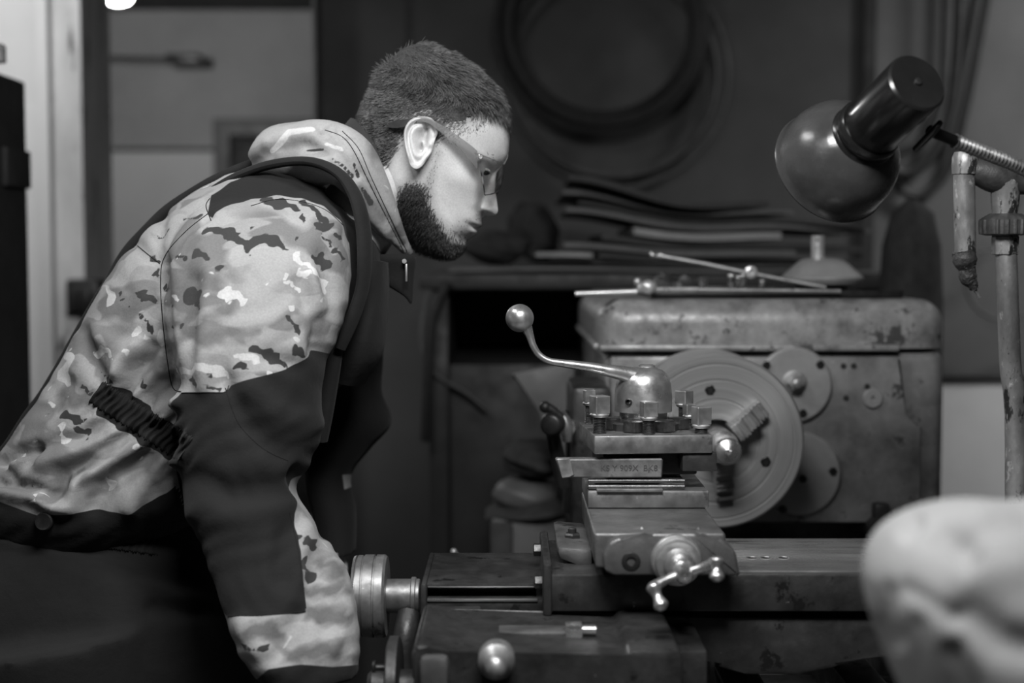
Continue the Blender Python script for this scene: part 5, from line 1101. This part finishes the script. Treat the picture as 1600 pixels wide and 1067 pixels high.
# hood ------------------------------------------------------------
Hd = NB()
def mirror(rows): return rows+[(x, y, 2*YM-Y, r) for x, y, Y, r in rows[::-1]]
hp = mirror([(640, 397, 1.905, .007), (622, 372, 1.875, .012), (600, 335, 1.852, .020), (575, 290, 1.838, .028), (545, 252, 1.832, .037), (508, 238, 1.845, .042), (470, 244, 1.875, .045), (448, 248, YM, .047)])
tube(Hd, [P(x, y, Y) for x, y, Y, r in hp], [r for *_, r in hp], 24, 8)
tube(Hd, [P(395, 256, 1.88), P(430, 240, 1.865), P(475, 240, 1.86), P(520, 255, 1.85)], [.014, .033, .038, .030], 24, 8)
me = remesh(Hd, .004, 4); co = coords(me); no = normals(me); px, py = project(co); near = co[:, 1] < YM+.02
dsp = np.zeros(len(co))
for chn, wd, am in (([(530, 205, 1), (560, 260, 1), (590, 320, 1), (630, 385, 1)], 4, -.005), ([(392, 256, 2), (430, 232, 2), (470, 226, 2), (510, 240, 2)], 7, -.006), ([(420, 225, 2), (450, 210, 2), (490, 208, 2)], 7, .005), ([(470, 250, 2), (520, 265, 2), (560, 310, 2), (600, 370, 2)], 6, .004), ([(500, 200, 1), (520, 225, 2), (555, 275, 2)], 5, -.005)): dsp += am*ch(chn, wd)
co = co+no*(dsp*near)[:, None]; me.vertices.foreach_set('co', co.ravel())
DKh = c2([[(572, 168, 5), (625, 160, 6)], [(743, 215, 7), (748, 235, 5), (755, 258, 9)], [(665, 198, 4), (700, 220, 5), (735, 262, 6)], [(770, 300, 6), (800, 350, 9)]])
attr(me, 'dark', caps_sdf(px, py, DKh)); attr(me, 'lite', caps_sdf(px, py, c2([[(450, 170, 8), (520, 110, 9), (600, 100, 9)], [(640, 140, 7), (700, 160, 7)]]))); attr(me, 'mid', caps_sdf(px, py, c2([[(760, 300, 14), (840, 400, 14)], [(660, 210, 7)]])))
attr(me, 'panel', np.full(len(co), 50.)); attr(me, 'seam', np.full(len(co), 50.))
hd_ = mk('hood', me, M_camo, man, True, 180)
seams(hd_, hd_.data, [[(508, 203), (535, 214), (553, 236), (575, 281), (602, 335), (631, 393)], [(535, 205), (560, 232), (580, 277), (610, 340), (636, 393)]], M_blackcloth, .0005)
# stand collar
bm = NB(); rowsC = [(548, 184, 532, 205, YM, ), (556, 190, 538, 216, 1.888), (572, 208, 550, 240, 1.863), (588, 240, 565, 275, 1.852), (603, 285, 585, 312, 1.850), (616, 325, 603, 345, 1.856), (621, 341, 612, 352, 1.862)]
rowsC = rowsC+[]; C = cr(rowsC, 6); R_ = []
full = [(a, b, c_, d_, Y) for a, b, c_, d_, Y in C[::-1]]+[(a, b, c_, d_, 2*YM-Y) for a, b, c_, d_, Y in C[1:]]
for i, (a, b, c_, d_, Y) in enumerate(full):
    if Y <= YM: T = P(a, b, Y); B = P(c_, d_, Y)
    else:
        T = P(a, b, 2*YM-Y); B = P(c_, d_, 2*YM-Y); T.y = Y; B.y = Y
    i2 = Vector((.003, 0, 0)); nrm = Vector((0, .003 if Y < YM else -.003, 0)); R_.append([T, T+nrm+i2, B+nrm+i2, B-i2, (T+B)/2-nrm-i2*.6])
bmgrid(bm, R_); mk('collar', bm, M_collar, jk)
# trousers -----------------------------------------------------------
T_ = NB()
loft(T_, [(-60, 770, 280, 815, YM, .135), (-95, 830, 350, 870, YM, .165), (-118, 920, 400, 940, YM, .180), (-110, 1010, 420, 1010, YM, .18), (-90, 1090, 440, 1090, YM, .165)], 56, 8, 2.4)
for dy, x_ in ((-.10, 0), (.10, .03)):
    tube(T_, [(-.60+x_, YM+dy, .92), (-.575+x_, YM+dy, .72), (-.55+x_, YM+dy, .50), (-.59+x_, YM+dy, .30), (-.605+x_, YM+dy, .10)], [.155, .125, .095, .088, .085], 32, 6)
me = remesh(T_, .007, 4); co = coords(me); no = normals(me); px, py = project(co)
dsp = np.zeros(len(co))
for chn, wd, am in (([(60, 835, 3), (150, 870, 3), (280, 900, 3)], 12, -.008), ([(230, 900, 3), (300, 935, 3), (340, 940, 3)], 10, .008), ([(240, 950, 3), (290, 955, 3), (345, 950, 3)], 8, -.008), ([(0, 846, 2), (100, 862, 2), (200, 890, 2)], 4, .005)): dsp += am*ch(chn, wd)
co = co+no*dsp[:, None]; me.vertices.foreach_set('co', co.ravel()); tr = mk('trousers', me, M_trouser, man, True, 180)
drape(tr, tr.data, (-20, 812), (250, 846), 17, 20, 220, 8, lambda L, t: .004+.003*sin(2*pi*(L+3*sin(2*t+L*.05))/13)*(.5+.5*sin(L*.02+1))**.5, M_blackcloth, 'waistband')
bm = NB(); rev(bm, P(68, 815, YM-.185), (-.1, -1, .1), [(-.006, .011), (0, .0115), (.002, .010), (.001, .006)], 28); mk('button', bm, M_black, tr)
for dy, x_ in ((-.10, 0), (.10, .03)):
    bm = NB(); loft_y = YM+dy
    R_ = []
    for xx, zz, w_, hgt in ((-.70, .05, .02, .05), (-.69, .055, .042, .055), (-.64, .07, .048, .07), (-.58, .065, .048, .065), (-.52, .05, .05, .048), (-.46, .04, .050, .038), (-.42, .03, .035, .026), (-.405, .025, .012, .018)):
        R_.append([(xx+x_, loft_y+w_*cos(2*pi*k_/20), max(.0, zz+hgt*sin(2*pi*k_/20))) for k_ in range(20)])
    bmgrid(bm, R_); mk('boot', bm, M_black, man)
